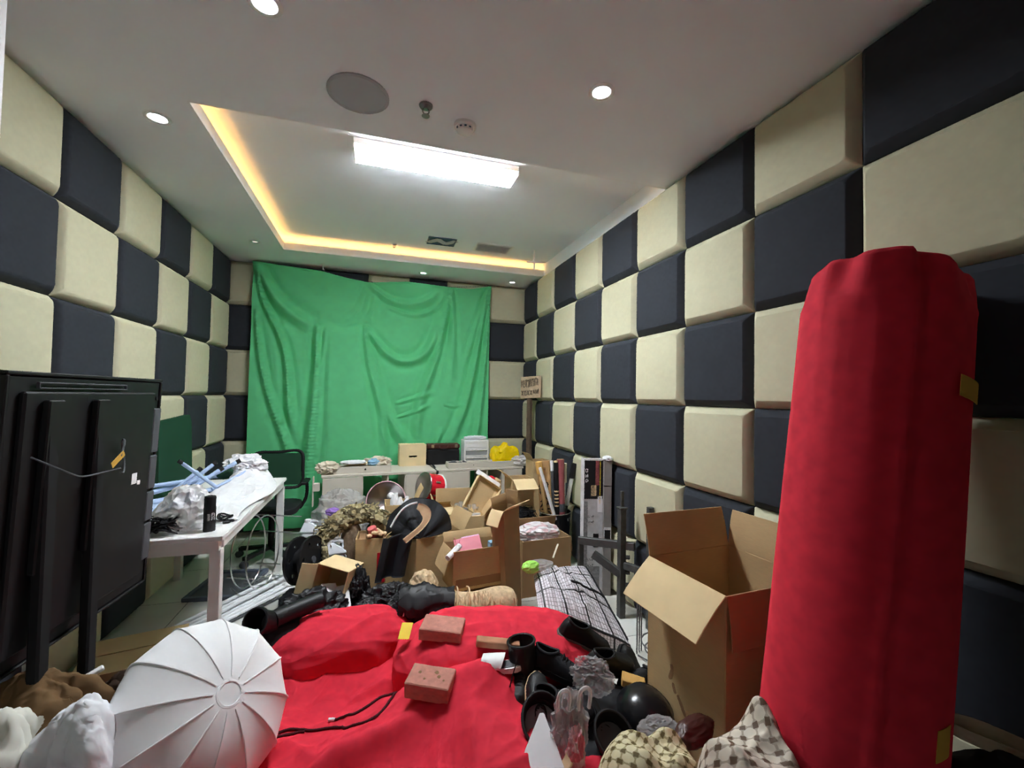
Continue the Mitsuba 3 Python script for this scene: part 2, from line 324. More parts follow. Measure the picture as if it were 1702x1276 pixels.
# ------------------------------------------------------------------ the green backdrop
CUR = {'A': ([(-1.2, 2.77), (-1.05, 2.47), (-.85, 2.26), (-.64, 2.15)], .042, .055), 'A2': ([(-1.21, 2.74), (-1.14, 2.4), (-.97, 2.03), (-.89, 1.66), (-.86, 1.28), (-.78, .9)], .032, .035),
 'Lb': ([(-1.2, 2.3), (-1.16, 1.9), (-1.05, 1.4), (-.85, .8), (-.8, .3)], .026, .04), 'boxL': ([(-.62, 2.15), (-.62, 1.67), (-.65, 1.03), (-.70, .1)], .04, .05), 'boxL2': ([(-.54, 2.1), (-.56, 1.67), (-.58, 1.1), (-.6, .6)], .014, .03), 'boxR': ([(-.14, 2.18), (-.08, 1.75), (.04, 1.29), (.11, .7)], .03, .035),
 'U1': ([(-.11, 2.16), (.04, 1.96), (.24, 1.83), (.48, 1.9), (.64, 2.16), (.79, 2.66)], .034, .05), 'U2': ([(.78, 2.63), (.63, 1.85), (.49, 1.43), (.43, .8)], .03, .045), 'U3': ([(-.09, 2.0), (0, 1.65), (.1, 1.29), (.3, .95), (.42, .8)], .026, .05),
 'V': ([(.80, 2.72), (.83, 2.14), (.81, 1.5)], .02, .035), 'R1': ([(1.25, 2.74), (1.14, 2.15), (1.01, 1.44), (.78, .8)], .034, .04), 'R2': ([(1.26, 2.74), (1.19, 1.58), (1.10, .7)], .024, .03), 'R3': ([(1.23, 2.74), (1.08, 2.2), (.98, 1.8)], .02, .03),
 't2': ([(-.09, 2.65), (.13, 2.5), (.46, 2.5), (.79, 2.71)], .022, .045), 't3': ([(.1, 2.42), (.4, 2.36), (.6, 2.45), (.79, 2.7)], .014, .03), 'h1': ([(.22, 1.36), (.42, 1.42), (.66, 1.5)], .012, .025), 'h2': ([(.22, 1.2), (.45, 1.28), (.6, 1.36)], .012, .02), 'h3': ([(.75, 1.35), (.85, 1.33), (.97, 1.36)], .01, .02),
 'k1': ([(.6, .75), (.68, .95), (.72, 1.1)], .02, .03), 'k2': ([(-.1, 2.65), (-.25, 2.3), (-.4, 2.2)], .012, .05), 'k3': ([(-.08, 2.66), (-.05, 2.4), (-.1, 2.2)], .012, .04)}
TOPX = [-1.26, -1.0, -.6, -.35, -.11, .3, .79, 1.03, 1.28]; TOPZ = [2.79, 2.77, 2.75, 2.70, 2.67, 2.72, 2.70, 2.70, 2.76]
U, V = np.meshgrid(np.linspace(0, 1, 230), np.linspace(0, 1, 250), indexing='ij')
Xc = -1.245 + 2.512 * U
zt = np.interp(Xc, TOPX, TOPZ); Zc = .05 + (zt - .05) * V
Xc = Xc + .03 * (1 - V) * (U < .1) * 0
disp = .02 * meshkit.fbm(np.stack([Xc * 3, Zc * .9, Xc * 0], -1), 3, 5) + .010 * ridged(np.stack([Xc * 2.2, Zc * .6, Xc * 0], -1), 2.0, 9, 2)
for nm, (ln, a, w) in CUR.items():
    L = spl([(x, z, 0) for x, z in ln], 60)[:, :2]
    D = np.full(Xc.shape, 9.0); tt = np.zeros(Xc.shape)
    for i, (x, z) in enumerate(L):
        dd = np.hypot(Xc - x, Zc - z); m = dd < D; D = np.where(m, dd, D); tt = np.where(m, i / 59, tt)
    env = np.clip(tt * 8 + .35, 0, 1) * np.clip((1 - tt) * 5, 0, 1)
    wv = w * (.55 + .6 * tt)
    disp = disp + a * env * np.exp(-(D / wv) ** 2) * 1.15 - .45 * a * env * np.exp(-((D - 1.9 * wv) / wv) ** 2)
bx = 1 / (1 + np.exp(-(Xc + .60) * 38)) * 1 / (1 + np.exp((Xc + .12 - (2.18 - Zc) * .12) * 30)) / (1 + np.exp((Zc - 2.16) * 45))
disp = disp + .045 * bx
Yc = 5.085 - disp * 1.45
hang = np.clip((Zc - zt + .22) / .22, 0, 1) ** 2
Yc = Yc - .02 * hang
k = thing('backdrop', 'wrinkled green fabric backdrop hung across the back wall', 'backdrop')
part(k, 'cloth', shell(np.stack([Xc, Yc, Zc], -1), .003), 'green_cloth', smooth=True)
hx = np.linspace(-1.245, 1.267, 60)
part(k, 'hem', tube(np.stack([hx, np.full(60, 5.05), np.interp(hx, TOPX, TOPZ) - .005], -1), .012, 8), 'green_cloth')
part(k, 'cord', tube(spl([(-1.24, 5.06, 2.78), (-.6, 5.06, 2.765), (-.11, 5.06, 2.69), (.79, 5.06, 2.71), (1.28, 5.06, 2.77)], 40), .003, 6), 'panel_dark')
k = thing('ceiling_hook', 'small white hook holding the backdrop under the ceiling, left half', 'hook')
part(k, 'plate', lathe([(0, ZC - .0005), (.02, ZC - .0005), (.02, ZC - .006), (0, ZC - .008)][::-1], 16, (-.569, 4.955, 0)), 'white_paint')
part(k, 'rod', tube(spl([(-.569, 4.955, ZC - .006), (-.569, 4.955, ZC - .05), (-.56, 4.95, ZC - .065), (-.575, 4.945, ZC - .06)], 12), .005, 6), 'white_paint')
k = thing('hanging_bracket', 'thin white bracket hanging in the far right corner of the ceiling recess', 'bracket')
part(k, 'rod', rod((1.50, 4.19, ZT), (1.50, 4.19, 2.75), .009), 'white_paint')
part(k, 'arm', rod((1.42, 4.19, ZC + .01), (1.62, 4.19, ZC + .03), .008), 'white_paint')
# ------------------------------------------------------------------ materials of the things
def cardc(p, n, uv):
    v = fbm(p.x * 7, p.y * 7, p.z * 7); s = noise(p.x * 60, p.y * 60, p.z * 300)
    return mix((.42, .285, .145), (.54, .385, .205), v) * (.93 + .1 * s)
mat('card', cardc, .8, .2)
mat('card_pale', mottled((.66, .51, .29), .1, 8), .8, .2)
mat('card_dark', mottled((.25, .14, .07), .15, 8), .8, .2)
def redc(p, n, uv):
    return mi.Color3f(.60, .030, .052) * (.85 + .3 * fbm(p.x * 25, p.y * 25, p.z * 25))
mat('red_carpet', redc, .92, .15, sheen=.25, bump=lambda p, n, uv: noise(p.x * 260, p.y * 260, p.z * 260), bs=.0008)
mat('black_plastic', (.006, .0065, .008), .5, .35)
mat('black_matte', mottled((.006, .0065, .008), .2, 20), .75, .3)
mat('black_cloth', mottled((.009, .010, .013), .25, 14), .7, .3, sheen=.5)
mat('black_shine', (.008, .008, .010), .24, .5)
mat('white_cloth', mottled((.74, .75, .78), .05, 12), .85, .2, sheen=.2)
mat('diffuser_white', mottled((.80, .80, .81), .03, 5), .75, .2)
mat('yellow_tape', (.78, .55, .04), .55, .3)
mat('yellow_dull', (.55, .33, .06), .6, .3)
mat('white_metal', (.72, .72, .70), .4, .4)
mat('steel', (.55, .56, .58), .32, .5, .9)
mat('steel_white', (.78, .80, .82), .35, .5)
mat('grey_dark', (.07, .075, .085), .6, .3)
mat('green_dark', (.008, .045, .022), .7, .3)
mat('blue_pvc', (.42, .55, .78), .4, .4)
mat('wood', mottled((.50, .32, .14), .2, 20), .6, .3)
mat('wood_dark', mottled((.10, .07, .05), .4, 25), .75, .2)
mat('brick_red', mottled((.45, .20, .155), .25, 60), .85, .2, bump=lambda p, n, uv: fbm(p.x * 140, p.y * 140, p.z * 140), bs=.0012)
mat('beige_lam', (.56, .52, .45), .55, .3)
mat('ink', (.015, .014, .015), .8, .1)
mat('paper', (.80, .80, .82), .8, .2)
mat('tan', mottled((.70, .51, .31), .1, 14), .8, .2)
mat('skin_fur', mottled((.50, .37, .22), .3, 40), .9, .2)
mat('red_gloss', (.62, .012, .03), .3, .5)
mat('slate', (.10, .12, .16), .5, .3)
mat('gunmetal', mottled((.05, .053, .052), .4, 30), .45, .5)
mat('steel_dark', (.10, .10, .11), .4, .5)
mat('steel_dish', (.50, .46, .47), .2, .5, 1.0)
mat('pink_rim', (.62, .40, .44), .4, .4)
mat('jug', (.72, .75, .80), .4, .4)
mat('purple', (.28, .16, .50), .5, .3)
mat('maroon', mottled((.33, .085, .095), .15, 20), .45, .4)
mat('tin_red', (.55, .13, .13), .5, .4)
mat('wood_bright', (.62, .36, .11), .5, .3)
mat('tan_board', mottled((.52, .31, .14), .15, 16), .7, .2)
mat('card_mid', mottled((.32, .205, .105), .12, 8), .8, .2)
mat('lime', (.35, .72, .12), .5, .3)
mat('fur_brown', mottled((.17, .12, .08), .4, 50), .95, .1)
mat('print_white', mottled((.55, .54, .56), .2, 30), .5, .3)
mat('print_grey', mottled((.22, .22, .23), .5, 70), .5, .3)
mat('print_grey2', mottled((.21, .195, .19), .15, 20), .6, .3)
mat('black_shine_cloth', mottled((.009, .009, .011), .3, 14), .5, .4)
mat('straw', mottled((.58, .44, .27), .35, 60), .85, .2)
def camoc(p, n, uv):
    v = noise(p.x * 38, p.y * 38, p.z * 38); w = noise(p.x * 60 + 9, p.y * 60, p.z * 60)
    return mix(mix((.30, .25, .13), (.09, .075, .04), smoothstep(.45, .55, v)), (.42, .37, .23), smoothstep(.6, .68, w))
mat('camo', camoc, .85, .2)
def plaidc(p, n, uv):
    u, v = uv.x, uv.y
    def band(x, per, w, o=0.0):
        f = x / per + o; f = f - dr.floor(f); return smoothstep(w, w * .7, dr.abs(f - .5))
    fine = dr.maximum(band(u, .018, .14), band(v, .030, .10)); wide = dr.maximum(band(u, .13, .05, .2), band(v, .19, .035, .1)); mid = band(u, .043, .2) * .5
    c = mix((.72, .70, .74), (.38, .32, .35), mid); c = mix(c, (.12, .11, .12), fine * .75); return mix(c, (.02, .02, .022), wide)
mat('plaid', plaidc, .5, .3)
def printc(p, n, uv):
    v = smoothstep(.55, .62, noise(p.x * 30, p.y * 30, p.z * 50)); return mix((.80, .76, .78), (.62, .22, .25), v * .5)
scene['mat_film_print'] = {'type': 'blendbsdf', 'weight': .78, 'a': {'type': 'thindielectric'}, 'b': two({'type': 'principled', 'base_color': proc(printc), 'roughness': .28, 'specular': .6})}
mat('black_leather', (.009, .009, .010), .52, .35)
mat('grey_lining', mottled((.17, .175, .19), .2, 40), .8, .2)
mat('grey_sole', (.16, .15, .14), .6, .3)
mat('fuzzy', mottled((.03, .03, .032), .6, 120), .95, .1)
mat('wood_red', mottled((.40, .19, .11), .2, 24), .7, .2)
mat('brown_cloth', mottled((.15, .09, .045), .2, 12), .9, .1)
mat('brown_dark', mottled((.035, .022, .016), .3, 12), .9, .1)
mat('cream_white', mottled((.70, .69, .62), .06, 12), .8, .2)
mat('navy', (.012, .014, .028), .85, .2)
mat('rope_dark', (.05, .008, .012), .8, .2)
mat('tan_pale', mottled((.62, .55, .40), .1, 14), .85, .2)
scene['mat_pink_film'] = {'type': 'blendbsdf', 'weight': .72, 'a': {'type': 'thindielectric'}, 'b': two({'type': 'principled', 'base_color': proc(lambda p, n, uv: mix((.70, .12, .18), (.80, .55, .58), smoothstep(.45, .6, noise(p.x * 40, p.y * 40, p.z * 40)))), 'roughness': .3, 'specular': .6})}
def dots(c_dot, c_dark, c_mid, s):
    def fn(p, n, uv):
        u, v = uv.x / s, uv.y / s; a, b = (u + v) * .7071, (v - u) * .7071
        fa, fb = a - dr.floor(a) - .5, b - dr.floor(b) - .5; d = dr.maximum(dr.maximum(dr.abs(fa), dr.abs(fb)), (dr.abs(fa) + dr.abs(fb)) * .72)
        ga, gb = a - dr.round(a), b - dr.round(b); e = dr.maximum(dr.abs(ga), dr.abs(gb))
        c = mix(c_dot, c_mid, smoothstep(.40, .45, d)); return mix(c, c_dark, smoothstep(.23, .18, e)) * (.92 + .16 * noise(p.x * 60, p.y * 60, p.z * 60))
    return fn
mat('pattern_green', dots((.62, .56, .36), (.12, .09, .035), (.34, .29, .15), .031), .6, .3)
mat('pattern_brown', dots((.66, .60, .50), (.13, .085, .055), (.40, .34, .27), .036), .6, .3)
mat('cream_cloth', mottled((.66, .60, .48), .1, 14), .85, .2)
mat('ply', mottled((.72, .58, .34), .08, 18), .6, .3)
mat('wood_pale', mottled((.48, .36, .25), .3, 26), .75, .2)
mat('pink', (.80, .30, .36), .6, .3)
mat('pink_pale', (.80, .50, .66), .6, .3)
mat('yellow_bag', (.80, .58, .0), .45, .4)
mat('brown_leather', mottled((.055, .016, .013), .2, 14), .4, .5)
mat('blue_light', (.25, .45, .62), .5, .3)
mat('clear_film', (.80, .80, .82), .18, .5, spec_trans=.0)
scene['mat_film'] = {'type': 'blendbsdf', 'weight': .2, 'a': {'type': 'thindielectric'}, 'b': two({'type': 'principled', 'base_color': rgb((.80, .79, .80)), 'roughness': .22, 'specular': .6})}
scene['mat_film_thick'] = {'type': 'blendbsdf', 'weight': .6, 'a': {'type': 'thindielectric'}, 'b': two({'type': 'principled', 'base_color': rgb((.78, .76, .76)), 'roughness': .28, 'specular': .6})}
scene['mat_acrylic'] = {'type': 'blendbsdf', 'weight': .22, 'a': {'type': 'thindielectric'}, 'b': two({'type': 'principled', 'base_color': rgb((.7, .72, .74)), 'roughness': .15})}

# ------------------------------------------------------------------ red carpet roll standing by the right wall
A, B = np.array([1.245, .95, 0.0]), np.array([1.475, .95, 1.80])
def roll_profile():
    return [(0, .0), (.212, .0), (.216, .02), (.213, .5), (.208, 1.0), (.203, 1.5), (.202, 1.70), (.204, 1.735), (.199, 1.755), (.190, 1.80), (.181, 1.845), (.170, 1.862), (.12, 1.866), (0, 1.862)]
pr = roll_profile(); dense = []
for (r0, z0), (r1, z1) in zip(pr[:-1], pr[1:]):
    q = max(1, int(math.hypot(r1 - r0, z1 - z0) / .025))
    for i in range(q): dense.append((r0 + (r1 - r0) * i / q, z0 + (z1 - z0) * i / q))
dense.append(pr[-1])
m = lathe(dense, 96); v = np.array(m.vertices); a = np.arctan2(v[:, 1], v[:, 0]); rr = np.hypot(v[:, 0], v[:, 1])
env = np.clip(rr / .15, 0, 1)
dr_ = .010 * (meshkit.fbm(np.stack([np.cos(a) * 1.6, np.sin(a) * 1.6, v[:, 2] * .8], 1), 3, 3) - .5) + .006 * ridged(np.stack([np.cos(a) * 2, np.sin(a) * 2, v[:, 2] * .45], 1), 1.6, 4, 2)
seam = np.exp(-((a + 2.25 + .05 * np.sin(v[:, 2] * 3)) / .05) ** 2) * .010 - np.exp(-((a + 2.12 + .05 * np.sin(v[:, 2] * 3)) / .04) ** 2) * .006
top = np.clip((v[:, 2] - 1.72) / .1, 0, 1)
dr_ = dr_ + seam + top * .010 * np.sin(a * 7 + 1) + top * .006 * np.sin(a * 13)
v[:, 0] += np.cos(a) * dr_ * env; v[:, 1] += np.sin(a) * dr_ * env
v[:, 2] += top * .018 * np.sin(a * 2 + .6) + top * .006 * np.sin(a * 5)
m.vertices = v
R_roll = trimesh.geometry.align_vectors([0, 0, 1], (B - A) / np.linalg.norm(B - A)); R_roll[:3, 3] = A
m.apply_transform(R_roll); v = np.array(m.vertices); v[:, 2] = np.maximum(v[:, 2], .002); m.vertices = v
k = thing('carpet_roll', 'tall red carpet roll standing upright against the right wall', 'carpet roll')
part(k, 'roll', m, 'red_carpet', smooth=60)
def roll_pt(ang, z, off=.004):
    p = np.array([(.207 + off) * math.cos(ang), (.207 + off) * math.sin(ang), z, 1]); return (R_roll @ p)[:3]
def tape_on_roll(ang0, ang1, z0, z1, skew=0):
    G = np.array([[roll_pt(ang0 + (ang1 - ang0) * i / 6, z0 + (z1 - z0) * j / 4 + skew * i / 6, .0105) for j in range(5)] for i in range(7)])
    return shell(G, .0015)
part(k, 'tape', tape_on_roll(-1.66, -1.22, 1.485, 1.54, -.012), 'yellow_dull', 'yellow tape tab high on the roll')
part(k, 'tape', tape_on_roll(-1.62, -1.38, .59, .665, .01), 'yellow_dull', 'yellow tape tab low on the roll')

# ------------------------------------------------------------------ big open carton at the right
k, M = carton('cardboard_box', (1.437, 1.528, 0), .475, .43, .75, 4, [('l', .20, 131, 'card_pale'), ('f', .19, 166, 'card_mid'), ('b', .18, 8), ('r', .17, 2)], 'large open brown cardboard box beside the tall red roll')
part(k, 'tape', local(M, bb(-.05, .03, -.2165, -.215, 0, .12, .0004)), 'card_dark')
mk = cat(*[xf(stroke2d([[(0, 0), (.01, .03), (.005, .06)]], .014), (0, 0, 0))])
part(k, 'scuff', local(M, facing(stroke2d([[(0, 0), (.012, .03), (.01, .05)], [(.05, -.05), (.07, -.075), (.085, -.095)], [(.02, -.02), (.03, -.04)]], .018, .001), (-.2376, .07, .30), (0, -1, 0), (0, 0, 1))), 'card_dark')
fl = mat4((-.2375 + .003, 0, .75), (0, 0, -90))

# ------------------------------------------------------------------ white lantern softbox in the foreground
def softbox(c, axis, R=.33, n=12, roll=0):
    prof = [(.044, .150), (.10, .143), (.17, .124), (.23, .096), (.28, .062), (.315, .026), (.33, -.008), (.328, -.04), (.312, -.11), (.28, -.19), (.23, -.27), (.17, -.33)]
    s = R / .33; P = spl([(r, 0, z) for r, z in prof], 44); S = 14; na = n * S
    a = np.arange(na) * 2 * np.pi / na; ph = (np.arange(na) % S) / S; bow = np.abs(np.sin(np.pi * ph)) ** .8
    V = []
    for r, _, z in P:
        t = np.clip((r - .04) / .25, 0, 1)
        f = 1 - (.030 * bow) * t; rr = r * s * f; zz = z * s - .008 * s * bow * t * (z > -.02)
        V.append(np.stack([rr * np.cos(a), rr * np.sin(a), zz if np.ndim(zz) else np.full(na, zz)], 1))
    V = np.array(V); G = np.concatenate([V, V[:, :1]], 1)
    G = G + (.0035 * (meshkit.fbm(G * 14, 3, 2) - .5))[..., None]
    G[:, -1] = G[:, 0]
    return G, a[::S], P * s
def orient(axis, loc, roll=0):
    M = trimesh.geometry.align_vectors([0, 0, 1], np.asarray(axis, float) / np.linalg.norm(axis)) @ rotm(0, 0, roll); M[:3, 3] = loc; return M
SB = orient((.622, -.536, .571), (-.527, 1.787, .362), 20)
G, ribs, P = softbox(None, None, .287)
k = thing('lantern_softbox', 'white ribbed lantern softbox lying in the near left foreground', 'softbox')
part(k, 'dome', local(SB, shell(G, .002)), 'diffuser_white', smooth=50)
part(k, 'hub', local(SB, lathe([(0, .130), (.034, .130), (.036, .133), (.043, .132), (.046, .128), (.043, .118), (.02, .118), (0, .118)][::-1], 40)), 'diffuser_white')
rib_of = lambda th: tube(spl([((r + .0012) * math.cos(th), (r + .0012) * math.sin(th), z + .001) for r, _, z in P[1:30:3]], 30), .0026, 6)
for th in ribs: part(k, 'rib', local(SB, rib_of(th)), 'diffuser_white')
part(k, 'collar', local(SB, lathe([(.0, -.305), (.17, -.305), (.17, -.28), (.15, -.28), (.0, -.28)], 36)), 'black_matte')

# ------------------------------------------------------------------ red carpet heaps on the floor
xs_, ys_ = np.linspace(-.50, 1.00, 190), np.linspace(.95, 2.56, 200)
def g2(X, Y, x, y, sx, sy, r=0):
    c, s = math.cos(r), math.sin(r); u = (X - x) * c + (Y - y) * s; w = -(X - x) * s + (Y - y) * c
    return np.exp(-(u / sx) ** 2 - (w / sy) ** 2)
def sheetC(X, Y):
    P3 = np.stack([X, Y, X * 0], -1)
    z = .075 + .06 * (meshkit.fbm(P3 * 2.1, 3, 7) - .5) + .028 * ridged(np.stack([X * .9 + Y * .5, Y * 1.6 - X * .7, X * 0], -1), 1.5, 3, 2, 2.0)
    z += .15 * g2(X, Y, .40, 1.94, .34, .13, -.22) + .13 * g2(X, Y, .44, 1.60, .16, .32, .15) + .07 * g2(X, Y, .05, 1.78, .30, .10, .12) + .05 * g2(X, Y, .75, 1.5, .3, .3)
    z += .045 * g2(X, Y, -.1, 1.70, .34, .035, .35) + .035 * g2(X, Y, -.17, 1.62, .05, .22, -.5) + .03 * g2(X, Y, .22, 1.5, .03, .28, -.25) + .03 * g2(X, Y, .62, 1.55, .03, .3, .2)
    z -= .10 * g2(X, Y, -.12, 2.16, .5, .14, -.1)
    z += .045 * (ridged(np.stack([X * 1.3 + Y * .6, Y * 1.5 - X * .8, X * 0], -1), 3.1, 6, 2, 3.0) - .4) + .012 * ridged(np.stack([X * 2 - Y, Y + X * .4, X * 0], -1), 5.0, 16, 2, 4.0)
    ed = np.minimum.reduce([(X + .50), (1.00 - X), (Y - .95), (2.56 - Y)]) / .08
    return np.maximum(z, .02) * np.clip(ed, .08, 1)
RC = thing('red_carpet', 'crumpled red carpet heaped over the floor in the foreground, under the two bricks', 'carpet')
part(RC, 'sheet', hfield(xs_, ys_, sheetC, t=.008), 'red_carpet', smooth=True)
def pillow(c, rad, seed, rz, sq, bumps=(), freq=1.3, amp=.05, sub=6):
    m = blob((0, 0, 0), rad, amp, freq, seed, sub, None, 0, 1.2, sq)
    v = np.array(m.vertices)
    cr = .016 * (ridged(v * [1.0, 1.6, .8] + seed, 3.4, seed, 2, 3.5) - .35) + .008 * ridged(v * [1.6, .8, .8] + seed, 7, seed + 3, 2, 4.0)
    nn = v / (np.asarray(rad) ** 2); nn /= np.linalg.norm(nn, axis=1, keepdims=True); v += nn * cr[:, None]
    for x, y, sx, sy, r, h in bumps: v[:, 2] += h * g2(v[:, 0], v[:, 1], x, y, sx, sy, r) * np.clip(v[:, 2] / rad[2] + .3, 0, 1)
    m.vertices = v; m.apply_transform(mat4((0, 0, 0), (0, 0, rz))); m.apply_translation(c)
    v = np.array(m.vertices); lo = v[:, 2] < .004; v[lo, 2] = .004; m.vertices = v
    return m
part(RC, 'fold', pillow((-.13, 2.575, .07), (.37, .215, .18), 5, 4, 2.7, [(.1, -.1, .3, .02, .5, .015), (-.1, 0, .2, .02, -.4, .012)]), 'red_carpet', smooth=True)
part(RC, 'fold', pillow((.62, 2.20, .10), (.50, .30, .215), 8, -14, 2.8, [(-.3, 0, .02, .25, .3, .02), (-.2, -.1, .2, .02, .3, .015), (.3, -.05, .02, .3, .1, .012), (.05, -.18, .015, .15, -.3, .014)]), 'red_carpet', smooth=True)
# ------------------------------------------------------------------ display seen from behind, on its stand
TVM = np.eye(4); e = np.array([.0807, .9967, 0]); nrm = np.array([.9967, -.0807, 0])
tl = math.radians(2.3); up = np.array([0, 0, 1]) * math.cos(tl) + nrm * math.sin(tl) * 1.0
TVM[:3, 0], TVM[:3, 1], TVM[:3, 2], TVM[:3, 3] = e, up, np.cross(e, up), (-1.0, 1.61, 1.50)
# local axes: u along the top edge (away from the camera), v up, w toward the room
k = thing('television', 'large black flat screen seen from behind in front of the left wall', 'television')
W_, H_ = .79, .90
def tv(m): return local(TVM, m)
part(k, 'back_cover', tv(cat(bb(.012, W_ - .012, -H_, -.012, -.03, -.006, .006), bb(.05, W_ - .07, -H_ + .05, -.06, -.008, .012, .012))), 'black_plastic', smooth=False)
part(k, 'bezel', tv(cat(bb(0, W_, -.012, 0, -.05, 0, .003), bb(0, .012, -H_, -.012, -.05, 0, .003), bb(W_ - .012, W_, -H_, -.012, -.05, 0, .003), bb(0, W_, -H_ - .01, -H_, -.05, 0, .003))), 'black_plastic', smooth=False)
part(k, 'screen', tv(bb(.004, W_ - .004, -H_ + .004, -.004, -.058, -.05, .001)), 'black_shine', smooth=False)
part(k, 'handle_groove', tv(cat(bb(.10, .52, -.034, -.030, .0, .010, .001), bb(.10, .52, -.05, -.047, 0, .012, .001), bb(.10, .104, -.05, -.03, 0, .010, .001), bb(.516, .52, -.05, -.03, 0, .010, .001))), 'grey_dark', smooth=False)
for i, (a, b) in enumerate(((-.13, -.33), (-.34, -.49), (-.50, -.63), (-.64, -.80))):
    part(k, 'edge_panel', tv(bb(W_ - .066, W_ - .014, b + .004, a, -.006, .010, .003)), 'grey_dark', smooth=False)
part(k, 'screw_hole', tv(lathe([(0, .001), (.009, .001), (.009, .004), (.004, .004), (0, .002)], 16, (W_ - .03, -.085, -.006))), 'black_matte')
k = thing('display_stand', 'black two-post stand carrying the flat screen by the left wall', 'stand')
for u in (.14, .355):
    part(k, 'mount_rail', tv(bb(u - .032, u + .032, -.62, -.085, .014, .036, .004)), 'black_plastic', smooth=False)
    p = (TVM @ np.array([u, -.60, .055, 1]))[:3]
    part(k, 'post', bb(p[0] - .036, p[0] - .004, p[1] - .026, p[1] + .026, .06, 1.36, .006), 'black_matte')
for u in (.14, .355):
    p = (TVM @ np.array([u, -.60, .055, 1]))[:3]
    part(k, 'foot', bb(p[0] - .36, p[0] + .12, p[1] - .03, p[1] + .03, .0, .06, .01), 'black_plastic')
p = (TVM @ np.array([.366, -.30, .0125, 1]))[:3]
k = obj('hang_tag', facing(box(.075, .024, .0015, .0004), tuple((TVM @ np.array([.366, -.30, .0855, 1]))[:3]), e * .85 + up * .5, up), 'yellow_dull', 'small yellow paper tag hanging on the back of the black screen', 'tag')
def tvp(u, z, w=.04): return (TVM @ np.array([u, z - 1.5, w, 1]))[:3]
obj('cable', tube(spl([tvp(.07, 1.245, .025), tvp(.11, 1.20, .085), tvp(.175, 1.172, .085), tvp(.26, 1.16, .07), tvp(.38, 1.165, .088)], 30), .003, 6), 'grey_dark', 'thin dark cable sagging across the back of the screen, left of the yellow tag', 'cable')
obj('cable', tube(spl([tvp(.38, 1.21, .085), tvp(.44, 1.26, .06), tvp(.48, 1.25, .03), tvp(.50, 1.19, .03), tvp(.47, 1.14, .05), tvp(.39, 1.15, .086)], 36), .0035, 6), 'grey_dark', 'coiled dark cable on the back of the screen, right of the yellow tag', 'cable')
obj('sticker', tv(cat(bb(.595, .63, -.44, -.395, .012, .0132, .0003), bb(.635, .655, -.448, -.43, .012, .0132, .0003))), 'paper', 'small white sticker on the right half of the black screen back', 'sticker', smooth=False)

# ------------------------------------------------------------------ white table
k = thing('table', 'white metal table with a pale top under the pile of blue rods', 'table')
part(k, 'tabletop', bb(-1.46, -.695, 2.475, 4.06, .725, .75, .004), 'white_paint')
part(k, 'frame', cat(bb(-1.44, -.715, 2.485, 2.525, .665, .724, .002), bb(-1.44, -.715, 4.01, 4.05, .665, .724, .002), bb(-.755, -.705, 2.525, 4.01, .68, .724, .002), bb(-1.45, -1.41, 2.525, 4.01, .68, .724, .002)), 'white_metal', smooth=False)
for x, y in ((-1.45, 2.485), (-.755, 2.485), (-1.45, 4.0), (-.755, 4.0)):
    part(k, 'leg', bb(x, x + .05, y, y + .05, 0, .68, .003), 'white_metal', smooth=False)
# ------------------------------------------------------------------ things on the white table
TB = .7505
rng = random.Random(4)
mat('black_rubber', (.012, .012, .013), .6, .3)
def pvc(a, b, r, l, g='pale blue plastic rods on the table'):
    k = thing('blue_rod', l, 'rod', g)
    a, b = np.array(a, float), np.array(b, float); d = (b - a) / np.linalg.norm(b - a)
    part(k, 'rod', rod(a, b, r, 14), 'blue_pvc')
    part(k, 'end_cap', rod(b - d * .002, b + d * .022, r * 1.12, 14), 'black_rubber')
LB = 'pale blue plastic rod with black end cap in the pile on the white table'
for a, b, r in [((-1.36, 3.28, TB + .055), (-1.02, 3.72, TB + .11), .017), ((-1.33, 3.20, TB + .018), (-.99, 3.56, TB + .022), .015), ((-1.32, 3.10, TB + .017), (-1.02, 3.46, TB + .045), .014), ((-1.30, 3.02, TB + .03), (-.98, 3.20, TB + .015), .013),
                ((-1.24, 2.92, TB + .016), (-1.06, 3.20, TB + .016), .014), ((-1.20, 2.86, TB + .05), (-1.00, 3.20, TB + .055), .012), ((-1.34, 3.30, TB + .10), (-1.00, 3.60, TB + .11), .013),
                ((-1.135, 3.14, TB + .085), (-.985, 3.26, TB + .235), .012), ((-1.10, 3.18, TB + .08), (-.955, 3.28, TB + .195), .012), ((-1.16, 3.16, TB + .09), (-1.06, 3.24, TB + .20), .012), ((-.945, 3.20, TB + .10), (-1.10, 3.10, TB + .27), .011),
                ((-1.10, 3.36, TB + .10), (-.90, 3.44, TB + .22), .013), ((-1.00, 3.30, TB + .07), (-.83, 3.56, TB + .16), .009)]:
    i_ = _cnt.get('blue_rod', -1) + 1
    if i_ in (7, 8, 9): pvc(a, b, r, 'short pale blue rod leaning upright out of the pile on the white table', 'upright blue rods in the pile on the table')
    else: pvc(a, b, r, {0: 'longest and thickest pale blue rod, on top of the pile on the white table', 10: 'pale blue rod sloping back up to the left, highest of the pile', 11: 'pale blue rod slanting up to the dark teal pouch', 12: 'thin pale rod lying at the right end of the pile, beside the white cloth'}.get(i_, LB))
